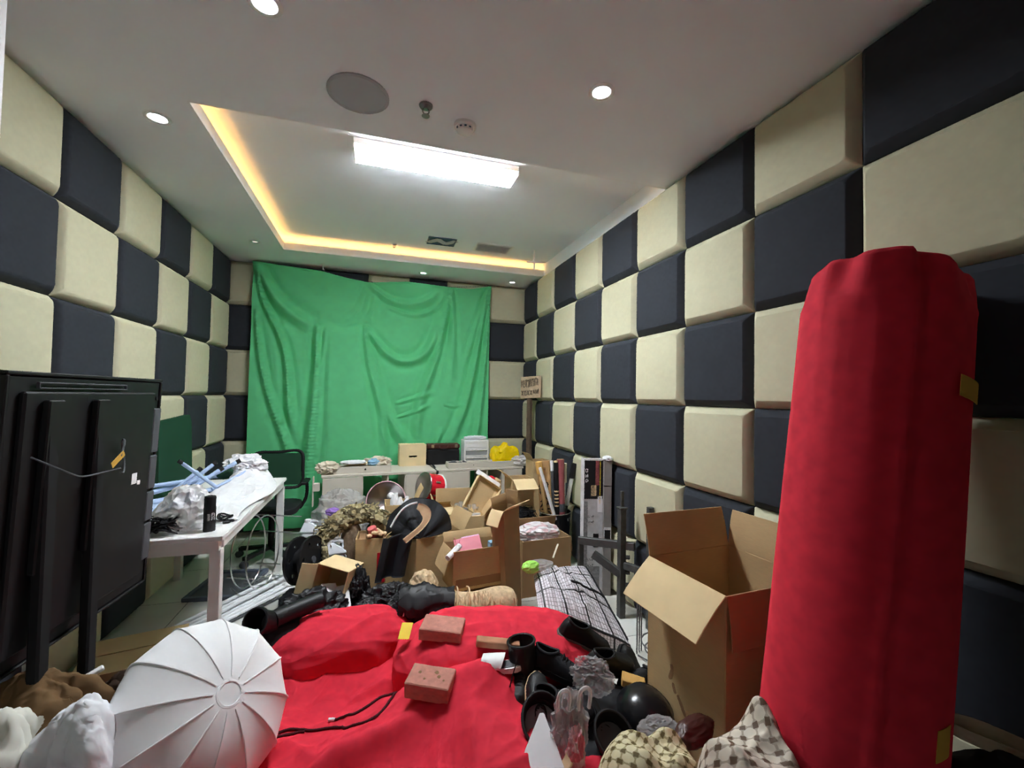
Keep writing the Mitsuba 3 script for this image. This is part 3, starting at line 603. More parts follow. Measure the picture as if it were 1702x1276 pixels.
# long white cloth: a sheet thrown over the table with a bunched heap at its far end
U, V = np.meshgrid(np.linspace(0, 1, 110), np.linspace(0, 1, 90), indexing='ij')
X = -1.06 + .36 * V + .10 * U * (1 - V); Y = 2.78 + 1.05 * U + .05 * np.sin(V * 5)
X = X - .03 * np.sin(U * 7) * (V > .0) * V
P3 = np.stack([X, Y, X * 0], -1)
Zs = TB + .006 + .026 * ridged(P3 * [1.6, 1.0, 1], 8.0, 21, 3, 1.6) + .03 * (meshkit.fbm(P3 * 5, 3, 5))
Zs += .055 * np.exp(-((V - .45) / .35) ** 2) * np.clip(U * 2, 0, 1)
Zs += .13 * np.exp(-((Y - 3.66) / .17) ** 2 - ((X + .90) / .15) ** 2)
ed = np.clip(np.minimum(np.minimum(U, 1 - U) * 9, np.minimum(V, 1 - V) * 7), 0, 1); Zs = TB + .004 + (Zs - TB) * (.12 + .88 * ed)
k = thing('white_cloth', 'long rumpled white cloth spread over the table beside the blue rods', 'cloth')
part(k, 'cloth', shell(np.stack([X, Y, Zs], -1), .004), 'white_cloth', smooth=True)
part(k, 'cord', tube(spl([(-.80, 3.10, TB + .012), (-.74, 3.3, TB + .006), (-.70, 3.52, TB + .006), (-.715, 3.66, TB + .006), (-.76, 3.68, TB + .02)], 30), .004, 6), 'grey_dark')
obj('plastic_bag', blob((-.885, 3.60, TB + .17), (.125, .10, .085), .30, 1.7, 31, 5, None, 20, 1.8), 'white_cloth', 'bunched white translucent bag on top of the white cloth, before the office chair', 'bag', smooth=True)
obj('plastic_bag', blob((-.925, 2.66, TB + .075), (.115, .10, .14), .20, 1.6, 35, 5, TB + .002, 10, 1.8), 'film_thick', 'clear plastic bag standing beside the black spray can', 'bag', smooth=True)
obj('teal_pouch', blob((-.985, 3.50, TB + .14), (.05, .04, .045), .12, 1.5, 3, 4, None, 30), 'green_dark', 'small dark teal pouch between the blue rods and the bunched white bag', 'pouch', smooth=True)
k = thing('spray_can', 'black spray can with white print standing on the white table corner', 'can')
part(k, 'can', lathe([(0, 0), (.025, 0), (.0265, .004), (.0265, .118), (.024, .126), (0, .126)], 28, (-.787, 2.58, TB)), 'black_plastic')
part(k, 'cap', lathe([(0, .126), (.0255, .126), (.0255, .168), (.023, .173), (0, .174)], 28, (-.787, 2.58, TB)), 'black_matte')
for i, (dx, dz) in enumerate(((-.011, .074), (.006, .076), (-.011, .057), (.006, .058))):
    a = math.radians(-70) + dx / .0265
    st = [[[(0, .012), (.012, .012)], [(.006, .015), (.006, 0)], [(0, .006), (.012, .006)], [(.001, 0), (.011, .001)]], [[(0, .014), (.012, .014), (.012, 0)], [(.001, .007), (.010, .007)], [(.003, .012), (.001, 0)]]][i % 2]
    part(k, 'print', facing(stroke2d(st, .0028, .0008), (-.787 + .0266 * math.cos(a), 2.58 + .0266 * math.sin(a), TB + dz), (-math.sin(a), math.cos(a), 0), (0, 0, 1)), 'paper')
k = thing('cable_bundle', 'small bundle of black cable with clips beside the spray can', 'cable')
part(k, 'coil', cat(*[tube(spl([( -.765 + .022 * math.cos(t) * (1 + .2 * i), 2.745 + .03 * math.sin(t), TB + .012 + .006 * i + .008 * math.sin(2 * t + i)) for t in np.linspace(0, 5.6, 9)], 36), .0045, 6) for i in range(4)]), 'black_plastic')
for x, y, a in ((-.745, 2.70, 30), (-.735, 2.735, -20)): part(k, 'clip', box(.034, .013, .012, .002, (x, y, TB + .007), (0, 0, a)), 'black_plastic')
obj('feather_duster', cat(*[tube(spl([(-1.02, 2.56, TB + .02), (-1.0 + rng.uniform(-.05, .05), 2.56 + rng.uniform(-.05, .04), TB + rng.uniform(.02, .08)), (-.99 + rng.uniform(-.09, .09), 2.56 + rng.uniform(-.06, .06), TB + rng.uniform(.006, .09))], 8), .004, 5) for _ in range(60)]), 'black_matte', 'frizzy black feather duster lying on the table beside the clear bag', 'duster')
# dark green seat board behind the rods
gb = xf(ext(Polygon([(-.20, 0), (.20, 0), (.19, .62), (.17, .66), (-.17, .66), (-.19, .62)]).buffer(.012), .035), (0, 0, 0), (90, 0, 0))
obj('green_board', xf(gb, (-1.335, 3.62, .765 - .17), (0, -5, 84)), 'green_dark', 'dark green board standing against the left wall behind the rods', 'board', smooth=30)

# ------------------------------------------------------------------ office chair behind the table
k = thing('office_chair', 'black mesh-backed office chair between the white table and the green backdrop', 'chair')
CM = mat4((-.855, 4.50, 0), (0, 0, 0))
fr = [(-.20, .0, .60), (-.215, .03, .75), (-.19, .055, .885), (0, .065, .90), (.19, .055, .90), (.215, .03, .75), (.20, 0, .60), (0, -.01, .585)]
part(k, 'back_frame', local(CM, tube(spl(fr, 60, True), .014, 8, True)), 'black_plastic')
G = np.array([[((-.2 + .4 * i / 16) , .02 + .035 * ((z - .6) / .3) + .04 * ((i / 8 - 1) ** 2 - 1) * -.2, z) for z in np.linspace(.60, .89, 10)] for i in range(17)])
part(k, 'mesh_back', local(CM, shell(G, .004)), 'green_dark')
part(k, 'seat', local(CM, xf(blob((0, 0, 0), (.23, .23, .04), .03, 1.2, 1, 4, None, 0, 1, 4), (0, -.16, .44))), 'black_cloth')
part(k, 'back_bar', local(CM, cat(tube(spl([(0, .03, .62), (0, .06, .5), (0, -.02, .40)], 14), .022, 8))), 'black_plastic')
for s in (-1, 1):
    part(k, 'armrest', local(CM, cat(tube(spl([(s * .21, -.05, .40), (s * .26, -.05, .5), (s * .26, -.05, .64)], 12), .014, 8), box(.05, .24, .025, .008, (s * .26, -.10, .65)))), 'black_plastic')
part(k, 'column', local(CM, rod((0, -.14, .08), (0, -.14, .42), .025)), 'black_plastic')
for i in range(5):
    a = math.radians(72 * i + 20); q = (.27 * math.cos(a), -.14 + .27 * math.sin(a))
    leg = part(k, 'base_leg', local(CM, bar((0, -.14, .10), (q[0], q[1], .075), .045, .03)), 'black_plastic')
    part(leg, 'caster', local(CM, cat(*[lathe([(0, -.009), (.026, -.009), (.028, -.004), (.028, .004), (.026, .009), (0, .009)], 20, (q[0] + .014 * j * math.sin(a), q[1] - .014 * j * math.cos(a), .029), (90, 0, math.degrees(a))) for j in (-1, 1)])), 'grey_dark')
# ------------------------------------------------------------------ two low cabinets below the backdrop
def cabinet(c, rz, w, doors, label, h=.70, d=.46):
    k = thing('cabinet', label, 'cabinet', 'low laminate cabinets below the backdrop'); M = mat4(c, (0, 0, rz))
    part(k, 'top', local(M, bb(-w/2 - .012, w/2 + .012, -.015, d, h - .022, h, .002)), 'beige_lam', smooth=False)
    part(k, 'side', local(M, bb(-w/2, -w/2 + .018, 0, d, 0, h - .023, .001)), 'beige_lam', smooth=False)
    part(k, 'side', local(M, bb(w/2 - .018, w/2, 0, d, 0, h - .023, .001)), 'beige_lam', smooth=False)
    part(k, 'bottom', local(M, bb(-w/2 + .019, w/2 - .019, .01, d, .05, .068, .001)), 'beige_lam', smooth=False)
    xs = [-w/2 + q * w for q in doors]
    for x in xs: part(k, 'divider', local(M, bb(x - .008, x + .008, .004, d, .069, h - .023, .001)), 'beige_lam', smooth=False)
    part(k, 'shelf', local(M, bb(xs[0] + .009, xs[-1] - .009, .02, d, .34, .355, .001)), 'beige_lam', smooth=False)
    part(k, 'back_panel', local(M, bb(-w/2 + .019, w/2 - .019, d - .008, d, .07, .33, .001)), 'green_dark', smooth=False)
    part(k, 'door', local(M, bb(-w/2 + .003, xs[0] - .002, -.014, .0, .06, h - .025, .002)), 'beige_lam', smooth=False)
    part(k, 'door', local(M, bb(xs[-1] + .002, w/2 - .003, -.014, .0, .06, h - .025, .002)), 'beige_lam', smooth=False)
    part(k, 'plinth', local(M, bb(-w/2 + .02, w/2 - .02, .03, .045, 0, .05, .001)), 'beige_lam', smooth=False)
    return M
C1 = cabinet((.065, 4.42, 0), 5.5, 1.04, (.335, .56, .72), 'pale low cabinet under the wooden box, with two dark cubbies')
C2 = cabinet((1.075, 4.535, 0), 4, .92, (.36, .57, .76), 'pale low cabinet under the white organizer and yellow bag')
CT = .7005
k = thing('side_bracket', 'small white box shelf fixed at the left end of the left cabinet', 'shelf')
part(k, 'box', cat(bb(-.535, -.475, 4.36, 4.42, .56, .63), bb(-.535, -.525, 4.36, 4.42, .42, .56), bb(-.535, -.525, 4.36, 4.42, .63, .69)), 'beige_lam', smooth=False)
k = thing('loose_drawer', 'shallow pale drawer with a black knob lying on the left cabinet', 'drawer')
M = mat4((-.11, 4.50, CT), (0, 0, 6))
part(k, 'box', local(M, cat(bb(-.26, .26, -.05, -.036, 0, .062), bb(-.26, .26, .10, .114, 0, .062), bb(-.26, -.246, -.036, .10, 0, .062), bb(.246, .26, -.036, .10, 0, .062), bb(-.246, .246, -.036, .10, 0, .008))), 'beige_lam', smooth=False)
part(k, 'knob', local(M, lathe([(0, 0), (.007, 0), (.009, .008), (.006, .014), (0, .015)], 14, (.02, -.051, .034), (90, 0, 0))), 'ink')
obj('cloth_bundle', blob((-.42, 4.47, CT + .055), (.10, .09, .055), .32, 2.3, 41, 5, CT, 20, 1.6), 'cream_cloth', 'beige cloth bundle at the left end of the left cabinet', 'cloth', smooth=True)
obj('wood_offcut', box(.22, .10, .02, .002, (-.16, 4.56, CT + .074), (0, 0, 8)), 'card_pale', 'flat pale wooden board lying over the shallow drawer on the left cabinet', 'board', smooth=False)
obj('plastic_sheet', blob((-.20, 4.50, CT + .095), (.11, .06, .02), .3, 1.6, 43, 5, CT + .085, 10), 'white_cloth', 'crumpled white plastic sheet on the flat board of the left cabinet', 'plastic', smooth=True)
obj('cloth_bundle', blob((.02, 4.60, CT + .07), (.13, .08, .06), .36, 2.4, 45, 5, CT + .012, 10, 1.6), 'cream_cloth', 'cream ruffled cloth bundle left of the wooden box', 'cloth', smooth=True)
obj('cloth_bundle', blob((-.01, 4.53, CT + .085), (.055, .04, .04), .30, 1.7, 48, 4, None, 40, 1.6), 'blue_light', 'light blue cloth tucked into the cream ruffled bundle', 'cloth', smooth=True)
k = thing('wooden_box', 'pale plywood box with a dark hand slot on the left cabinet', 'box')
g = sbox(-.14, 0, .14, .225).difference(LineString([(-.035, .10), (.035, .10)]).buffer(.009))
wbm = mat4((.385, 4.80, CT), (0, 0, 3))
part(k, 'front', local(wbm, ext(g, .012, (0, 0, 0), (90, 0, 0))), 'ply', smooth=False)
part(k, 'body', local(wbm, cat(bb(-.14, .14, .001, .145, .213, .225), bb(-.14, -.128, .001, .145, 0, .212), bb(.128, .14, .001, .145, 0, .212), bb(-.127, .127, .133, .145, 0, .212), bb(-.127, .127, .001, .133, 0, .01))), 'ply', smooth=False)
part(k, 'slot', local(wbm, bb(-.05, .05, .03, .04, .08, .12)), 'ink', smooth=False)
k = thing('suitcase', 'dark brown leather suitcase standing behind the wooden box', 'suitcase')
sm = mat4((.715, 4.83, CT), (0, 0, 3))
part(k, 'shell', local(sm, bb(-.18, .18, 0, .11, 0, .165, .012)), 'black_plastic')
part(k, 'lid', local(sm, bb(-.183, .183, -.004, .114, .168, .225, .014)), 'brown_leather')
part(k, 'handle', local(sm, tube(spl([(-.045, -.006, .205), (-.04, -.02, .185), (.04, -.02, .185), (.045, -.006, .205)], 16), .005, 7)), 'brown_leather')
for x in (-.12, .14): part(k, 'latch', local(sm, box(.03, .006, .035, .002, (x, -.006, .20))), 'chrome')
k = thing('drawer_organizer', 'white three-drawer plastic organizer beside the yellow bag', 'organizer')
om = mat4((1.075, 4.79, CT), (0, 0, 3))
part(k, 'frame', local(om, cat(bb(-.14, -.125, 0, .16, 0, .265), bb(.125, .14, 0, .16, 0, .265), *[bb(-.125, .125, 0, .16, z, z + .014) for z in (0, .085, .168, .25)], bb(-.125, .125, .15, .16, .015, .25))), 'white_paint', smooth=False)
for z in (.016, .10, .184):
    q = part(k, 'drawer', local(om, bb(-.123, .123, -.004, .004, z, z + .066, .003)), 'acrylic' if z < .18 else 'white_paint', smooth=False)
    part(q, 'pull_rail', local(om, bb(-.123, .123, -.012, -.004, z + .052, z + .066, .002)), 'white_paint', smooth=False)
obj('plastic_bag', blob((1.075, 4.87, CT + .285), (.12, .05, .022), .35, 1.9, 51, 5, CT + .266, 5), 'white_cloth', 'crumpled white plastic on top of the drawer organizer', 'bag', smooth=True)
k = thing('yellow_bag', 'bright yellow tied plastic bag on the right cabinet', 'bag')
m = blob((0, 0, 0), (.155, .10, .112), .10, 2.4, 61, 6, None, 0, 1.6, 2.8, (1, 1, .5)); v = np.array(m.vertices); v[:, 2] += .03 * np.exp(-(v[:, 0] / .03) ** 2) * (v[:, 2] > .06) - .02 * np.exp(-((np.abs(v[:, 0]) - .06) / .04) ** 2) * (v[:, 2] > .05); v[:, 2] = np.maximum(v[:, 2], -.105); m.vertices = v
part(k, 'sack', xf(m, (1.375, 4.72, CT + .106)), 'yellow_bag', smooth=True)
part(k, 'knot', xf(blob((0, 0, 0), (.03, .025, .022), .4, 2, 63, 4), (1.375, 4.71, CT + .222)), 'yellow_bag', smooth=True)
k = thing('drawer_tray', 'shallow pale drawer tray lying along the front of the right cabinet', 'tray')
tm = mat4((1.12, 4.60, CT), (0, 0, 4))
part(k, 'box', local(tm, cat(bb(-.40, .40, -.05, -.036, 0, .06), bb(-.40, .40, .075, .089, 0, .06), bb(-.40, -.386, -.036, .075, 0, .06), bb(.386, .40, -.036, .075, 0, .06), bb(-.386, .386, -.036, .075, 0, .008))), 'beige_lam', smooth=False)
part(k, 'screw', local(tm, lathe([(0, 0), (.004, 0), (.004, .002), (0, .002)], 10, (-.13, -.0505, .03), (90, 0, 0))), 'ink')
obj('small_parts', cat(*[box(rng.uniform(.02, .05), rng.uniform(.015, .03), .02, .003, (.80 + rng.uniform(-.06, .10), 4.585 + rng.uniform(-.03, .03), CT + .02 + .014 * (i % 4)), (rng.uniform(-40, 40), rng.uniform(-40, 40), rng.uniform(0, 180))) for i in range(26)]), 'grey_dark', 'jumble of small dark bits in the left end of the drawer tray', 'odds and ends', kind='stuff')
obj('plastic_bag', blob((1.53, 4.60, CT + .055), (.10, .07, .055), .28, 1.8, 66, 5, CT, 10), 'film_thick', 'crumpled clear plastic at the right end of the right cabinet', 'bag', smooth=True)
obj('black_strap', cat(bar((.605, 4.42, .69), (.60, 4.86, .705), .022, .006), bar((.602, 4.445, .50), (.602, 4.445, .69), .02, .006, (0, 1, 0))), 'black_cloth', 'black strap in the gap between the two low cabinets', 'strap')

# ------------------------------------------------------------------ wooden signboard on a post
k = thing('signboard', 'weathered wooden signboard with carved letters on a post in the far corner', 'sign')
p0, p1 = np.array([1.545, 4.70, 0]), np.array([1.672, 4.42, 0]); ex = (p1 - p0) / np.linalg.norm(p1 - p0); SW = float(np.linalg.norm(p1 - p0))
b = box(SW, .24, .018, .003, (SW / 2, .12, -.010)); b = b.subdivide().subdivide().subdivide(); v = np.array(b.vertices); v[:, :2] += .006 * (meshkit.fbm(v * 20, 2, 3)[:, None] - .5); v[:, 1] += .012 * (v[:, 0] / SW); b.vertices = v
part(k, 'board', facing(b, (p0[0], p0[1], 1.435), ex, (0, 0, 1)), 'wood_pale', smooth=30)
st = [[(.015, .20), (.018, .13)], [(.04, .205), (.045, .14), (.06, .125), (.08, .14), (.085, .205)], [(.065, .20), (.066, .15)], [(.10, .21), (.105, .12)], [(.105, .19), (.125, .205), (.128, .125)], [(.145, .215), (.143, .135), (.160, .215), (.165, .135)], [(.185, .22), (.185, .14)], [(.185, .20), (.205, .22), (.212, .14)], [(.23, .225), (.232, .145)], [(.23, .21), (.25, .225), (.255, .15)], [(.27, .22), (.275, .15)],
      [(.02, .085), (.045, .03)], [(.045, .085), (.02, .035)], [(.075, .085), (.065, .055), (.08, .035), (.095, .06), (.08, .088)], [(.11, .09), (.14, .04)], [(.14, .09), (.11, .04)], [(.16, .09), (.185, .045)], [(.185, .092), (.16, .045)], [(.205, .06), (.215, .095), (.228, .06)], [(.24, .055), (.245, .1), (.26, .06), (.268, .1)], [(.28, .06), (.282, .105)]]
part(k, 'lettering', facing(stroke2d(st, .009, .003), (p0[0], p0[1], 1.435), ex, (0, 0, 1)), 'wood_dark', smooth=False)
q = box(.055, .04, 1.46, .004); q = q.subdivide().subdivide().subdivide(); v = np.array(q.vertices); v += .006 * (meshkit.fbm(v * [20, 20, 4], 3, 6)[:, None] - .5); q.vertices = v
part(k, 'post', xf(q, (1.62, 4.60, .732), (0, 0, -66)), 'wood_dark', smooth=30)
# ------------------------------------------------------------------ floor things under and before the table
rng = random.Random(11)
k = thing('frame_tray', 'flat dark framed panel lying on the floor under the table edge', 'panel')
fm = mat4((-1.02, 3.80, 0), (0, 0, -8))
part(k, 'sheet', local(fm, bb(-.16, .16, -.22, .22, .002, .012, .001)), 'grey_dark', smooth=False)
part(k, 'frame', local(fm, cat(bb(-.19, .19, .22, .25, .001, .03), bb(-.19, .19, -.25, -.22, .001, .03), bb(-.19, -.16, -.22, .22, .001, .03), bb(.16, .19, -.22, .22, .001, .03))), 'slate', smooth=False)
pb_ = np.array([-.32, -.55, 0])      # the bundle fans a little toward the camera
for i in range(9):
    lay, j = (0, i) if i < 6 else (1, i - 6); o = .046 * j + .023 * lay
    a = np.array([-1.17 + 1.05 * o + rng.uniform(-.03, .0), 3.02 + .2 * o, .0155 + .029 * lay]); b = np.array([-.70 + .62 * o, 3.80 - .62 * o + rng.uniform(-.05, .02), .0155 + .029 * lay])
    obj('metal_rod', rod(a, b, .0145, 12), 'steel_white', ('pale metal rod on top of the bundle on the floor beside the white table' if lay else 'pale metal rod in the lower layer of the bundle on the floor beside the table'), 'rod', 'pale rods bundled on the floor')
for i in range(10):
    o = .046 * (i // 2) + .0195 + .008 * (i % 2 - .5) * 2; a = np.array([-1.14 + 1.1 * o, 3.06 + .12 * o + rng.uniform(-.04, .02), .0105]); b = np.array([-.72 + .70 * o, 3.70 - .66 * o + rng.uniform(-.1, .04), .0105])
    obj('metal_rod', rod(a, b, .0065, 10), 'grey_dark', 'thin dark metal rod lying on the floor between the pale rods beside the table', 'rod', 'dark rods bundled on the floor')
obj('metal_rod', rod((-1.36, 2.62, .03), (-1.00, 3.10, .035), .016, 12), 'steel', 'single grey metal rod on the floor behind the flat cardboard box', 'rod')
obj('wire_tangle', cat(*[tube(spl([(-.72 + rng.uniform(-.12, .12), 3.72 + rng.uniform(-.12, .10), rng.uniform(.005, .06)) for _ in range(5)], 22), .003, 5) for _ in range(14)]), 'steel', 'tangle of thin wire and clips on the floor behind the pale rods', 'wire')
obj('bottle_cap', lathe([(0, 0), (.022, 0), (.024, .004), (.022, .022), (0, .024)], 20, (-.565, 3.62, .055), (20, 10, 0)), 'red_gloss', 'small red cap lying on the floor beside the black spool', 'cap')
# wire hoop drum and the black spool it runs to
k = thing('wire_hoop_stand', 'thin chrome wire hoops lying on the floor before the table leg', 'wire stand')
ax = np.array([.93, -.36, 0]); sx = np.array([.36, .93, 0]); c0 = np.array([-.80, 3.62, .30])
def hoop(c, R, n=40): return tube(np.array([c + R * (math.cos(t) * sx + math.sin(t) * np.array([0, 0, 1]) * 1.35) for t in np.linspace(0, 2 * np.pi, n)[:-1]]), .005, 7, True)
for d in (-.06, .05): part(k, 'hoop', hoop(c0 + ax * d, .19), 'chrome')
for ang in (-150, -35, 20, 75):
    q = c0 + .19 * (math.cos(math.radians(ang)) * sx + math.sin(math.radians(ang)) * np.array([0, 0, 1.35]))
    part(k, 'crossbar', rod(q - ax * .10, q + ax * (.30 if ang in (20, 75) else .09), .0045, 7), 'chrome')
part(k, 'foot', cat(tube(spl([(-.98, 3.72, .012), (-.88, 3.58, .008), (-.78, 3.52, .008), (-.66, 3.55, .01)], 16), .005, 7), tube(spl([(-.92, 3.80, .012), (-.80, 3.78, .008), (-.68, 3.70, .01)], 14), .005, 7)), 'chrome')
k = thing('cable_spool', 'round black spool with two drilled flanges leaning by the chrome hoops', 'spool')
SM = orient((.90, -.42, .14), (-.428, 3.22, .345))
def flange(z0):
    g = Polygon([(.148 * math.cos(t), .148 * math.sin(t)) for t in np.linspace(0, 2 * np.pi, 56)[:-1]])
    for q in range(6):
        a = math.radians(60 * q + 12); g = g.difference(Polygon([(.105 * math.cos(a) + .014 * math.cos(t), .105 * math.sin(a) + .014 * math.sin(t)) for t in np.linspace(0, 2 * np.pi, 14)[:-1]]))
    return ext(g, .012, (0, 0, z0))
for z in (-.05, .05):
    f = part(k, 'flange', local(SM, flange(z)), 'black_plastic', smooth=30)
    part(k, 'rim', local(SM, lathe([(.146, z - .004), (.152, z - .002), (.153, z + .006), (.152, z + .014), (.146, z + .016), (.143, z + .006), (.146, z - .004)], 56)), 'black_plastic')
part(k, 'core', local(SM, rod((0, 0, -.04), (0, 0, .05), .07, 28)), 'black_matte')
part(k, 'hub', local(SM, rod((0, 0, .05), (0, 0, .07), .022, 20)), 'grey_dark')
obj('black_bag', blob((-.46, 3.12, .10), (.10, .09, .10), .15, 1.5, 71, 5, .003, 0, 1.4), 'black_cloth', 'black cloth bag slumped under the black spool', 'bag', smooth=True)
def jug(c, rz, l):
    k = thing('water_jug', l, 'jug'); M = mat4(c, (0, 0, rz))
    m = box(.17, .12, .24, .03, (0, 0, .12)); part(k, 'body', local(M, m), 'jug', smooth=50)
    n = hull(np.vstack([box(.16, .11, .01, .002, (0, 0, .241)).vertices, box(.06, .06, .01, .002, (-.03, 0, .30)).vertices])); part(k, 'shoulder', local(M, n), 'jug', smooth=50)
    part(k, 'handle', local(M, tube(spl([(.06, 0, .25), (.065, 0, .295), (.03, 0, .315), (-.01, 0, .31)], 14), .013, 8)), 'jug')
    part(k, 'cap', local(M, lathe([(0, 0), (.026, 0), (.026, .022), (0, .024)], 20, (-.035, 0, .305))), 'white_paint')
jug((-.262, 3.36, .10), 12, 'translucent white plastic jug under the camouflage cloth, right one of two')
jug((-.47, 3.92, .10), -10, 'translucent white plastic jug half hidden behind the black spool')
for c in ((-.262, 3.36), (-.47, 3.92)):
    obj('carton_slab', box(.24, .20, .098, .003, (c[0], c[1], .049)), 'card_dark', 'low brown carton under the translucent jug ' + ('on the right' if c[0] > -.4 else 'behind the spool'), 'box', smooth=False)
m = blob((-.25, 3.95, .44), (.22, .13, .20), .22, 2.4, 81, 5, None, -15, 1.6)
obj('plastic_bag', m, 'film', 'large clear plastic bag with purple scraps above the jugs, before the left cabinet', 'bag', smooth=True)
obj('purple_scrap', blob((-.31, 3.83, .50), (.05, .03, .03), .35, 1.7, 83, 4), 'purple', 'purple scrap inside the large clear plastic bag', 'scrap', smooth=True)
# camouflage cloth with ragged leaf strips
cm = spl([(-.36, 3.38, .40), (-.28, 3.40, .49), (-.17, 3.44, .555), (-.04, 3.46, .57), (.06, 3.40, .53)], 30)
base = tube(cm, .045 + .035 * np.sin(np.linspace(0, 3.1, 30)), 12)
k = thing('camouflage_cloth', 'ragged camouflage netting draped left of the round metal dish', 'cloth')
v = np.array(base.vertices); v += .02 * (meshkit.fbm(v * 14, 3, 2)[:, None] - .5); base.vertices = v
part(k, 'cloth', base, 'camo', smooth=True)
lf = []
for i in range(230):
    t = rng.random(); p = cm[int(t * 29)]; a = rng.uniform(0, 6.3); d = np.array([math.cos(a) * .7, -abs(math.sin(a)) * .8, rng.uniform(-.3, .9)]); d /= np.linalg.norm(d)
    q = p + d * (.06 + .02 * rng.random()); L = rng.uniform(.03, .07); s = np.array([rng.uniform(-1, 1), rng.uniform(-.4, .2), -rng.random()]); s /= np.linalg.norm(s)
    lf.append(bar(q - s * L / 2, q + s * L / 2 + d * .01, rng.uniform(.012, .022), .003, d, .0005))
part(k, 'leaf_strips', cat(*lf), 'camo', kind='stuff', smooth=False)
part(k, 'tail', tube(spl([(-.33, 3.36, .42), (-.31, 3.28, .37), (-.30, 3.265, .30)], 10), .022, 8), 'camo')
obj('camouflage_hood', shell(np.array([[(-.03 + .20 * u + .02 * math.sin(9 * v), 3.28 + .10 * v, .575 - .18 * u * u + .05 * math.sin(3.1 * v) - .03 * v) for v in np.linspace(0, 1, 20)] for u in np.linspace(0, 1, 26)]), .006), 'camo', 'camouflage hood with a dark opening above the red tin', 'hood', smooth=True)
obj('brown_garment', blob((-.145, 3.42, .32), (.075, .07, .20), .18, 1.6, 85, 5, .08, 10, 1.5, 2, (1, 1, .4)), 'fur_brown', 'brown fur garment hanging left of the small box with the red tin', 'garment', smooth=True)
obj('brown_garment', xf(box(.12, .10, .10, .01), (-.145, 3.42, .05)), 'card_dark', 'squat brown carton beneath the brown fur garment', 'box')
# ------------------------------------------------------------------ round dish and red drum
k = thing('metal_dish', 'round polished metal dish with a pink rim before the left cabinet', 'dish')
DM = orient((-.10, -.93, .36), (.10, 3.92, .55))
part(k, 'bowl', local(DM, lathe([(0, -.07), (.05, -.068), (.10, -.05), (.14, -.018), (.158, .012), (.160, .010), (.143, -.024), (.10, -.058), (.05, -.076), (0, -.078)], 56)), 'steel_dish')
part(k, 'rim', local(DM, tube(np.array([(.16 * math.cos(t), .16 * math.sin(t), .012) for t in np.linspace(0, 2 * np.pi, 56)[:-1]]), .005, 8, True)), 'pink_rim')
part(k, 'bulb', local(DM, lathe([(0, -.07), (.03, -.07), (.032, -.03), (.02, .0), (0, .01)], 24, (.05, -.02, 0))), 'white_paint')
obj('dish_stand', xf(box(.24, .22, .40, .006), (.10, 4.02, .20)), 'card', 'closed brown carton behind the round metal dish', 'box', smooth=False)
k = thing('drum', 'small red drum with white hoops tipped above the open cartons', 'drum')
DR = orient((-.86, -.46, .22), (.47, 4.02, .635))
part(k, 'shell', local(DR, lathe([(.108, -.10), (.112, -.10), (.112, .06), (.108, .06), (.108, -.10)], 44)), 'red_gloss')
part(k, 'head', local(DR, lathe([(0, .066), (.09, .066), (.118, .062), (.122, .055), (.118, .052), (0, .056)], 44)), 'steel_dish')
part(k, 'hoop', local(DR, lathe([(.113, -.112), (.119, -.110), (.119, -.097), (.113, -.095), (.110, -.10), (.113, -.112)], 44)), 'white_paint')
part(k, 'back_head', local(DR, lathe([(0, -.09), (.107, -.09), (.107, -.095), (0, -.095)], 36)), 'tan')
for i in range(6):
    a = math.radians(60 * i); part(k, 'lug', local(DR, xf(box(.012, .014, .05, .003), (.117 * math.cos(a), .117 * math.sin(a), -.02), (0, 0, 60 * i))), 'chrome')
obj('drum_carton', xf(box(.22, .22, .50, .005), (.47, 4.06, .25)), 'card', 'closed brown carton carrying the red drum', 'box', smooth=False)

# ------------------------------------------------------------------ the heap of cartons
carton('cardboard_box', (.69, 3.70, .12), .38, .34, .36, -4, [('b', .16, -6), ('r', .12, 30), ('l', .13, 12)], 'long open carton holding the glasses, behind the black cape')
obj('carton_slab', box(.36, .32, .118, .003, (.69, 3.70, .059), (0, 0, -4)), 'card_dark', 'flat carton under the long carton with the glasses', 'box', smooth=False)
k, M = carton('cardboard_box', (.545, 3.66, .40), .15, .13, .145, 2, [('f', .07, 118), ('b', .06, -80)], 'small brown carton with a lifted lid left of the clear glasses', t=.004, mat='card_pale')
obj('packing_block', box(.16, .14, .27, .003, (.545, 3.66, .262)), 'card', 'brown filler carton beneath the small lidded carton', 'box', smooth=False)
k = thing('glass_tray', 'white tray full of clear glasses in the long carton', 'tray')
part(k, 'tray', cat(bb(.635, .845, 3.58, 3.70, .445, .462), bb(.635, .845, 3.575, 3.583, .463, .49), bb(.635, .845, 3.70, 3.708, .463, .49)), 'white_paint', smooth=False)
part(k, 'front', bb(.63, .85, 3.566, 3.574, .40, .47), 'tan', smooth=False)
obj('packing_block', box(.20, .12, .30, .003, (.74, 3.64, .29)), 'card', 'brown filler carton beneath the white glass tray', 'box', smooth=False)
for i, (x, y, hh) in enumerate(((.655, 3.62, .105), (.695, 3.65, .11), (.73, 3.61, .07), (.765, 3.65, .085), (.80, 3.62, .09), (.83, 3.66, .06))):
    obj('drinking_glass', lathe([(0, .003), (.016, 0), (.018, .002), (.004, .008), (.004, hh * .5), (.016, hh * .62), (.019, hh * .85), (.016, hh), (.0145, hh), (.0175, hh * .85), (.014, hh * .64), (0, hh * .55)], 20, (x, y, .463)), 'film', ('leftmost', 'second from left', 'third from left', 'third from right', 'second from right', 'rightmost')[i] + ' clear stemmed glass in the white tray of the long carton', 'glass', 'clear glasses in the tray')
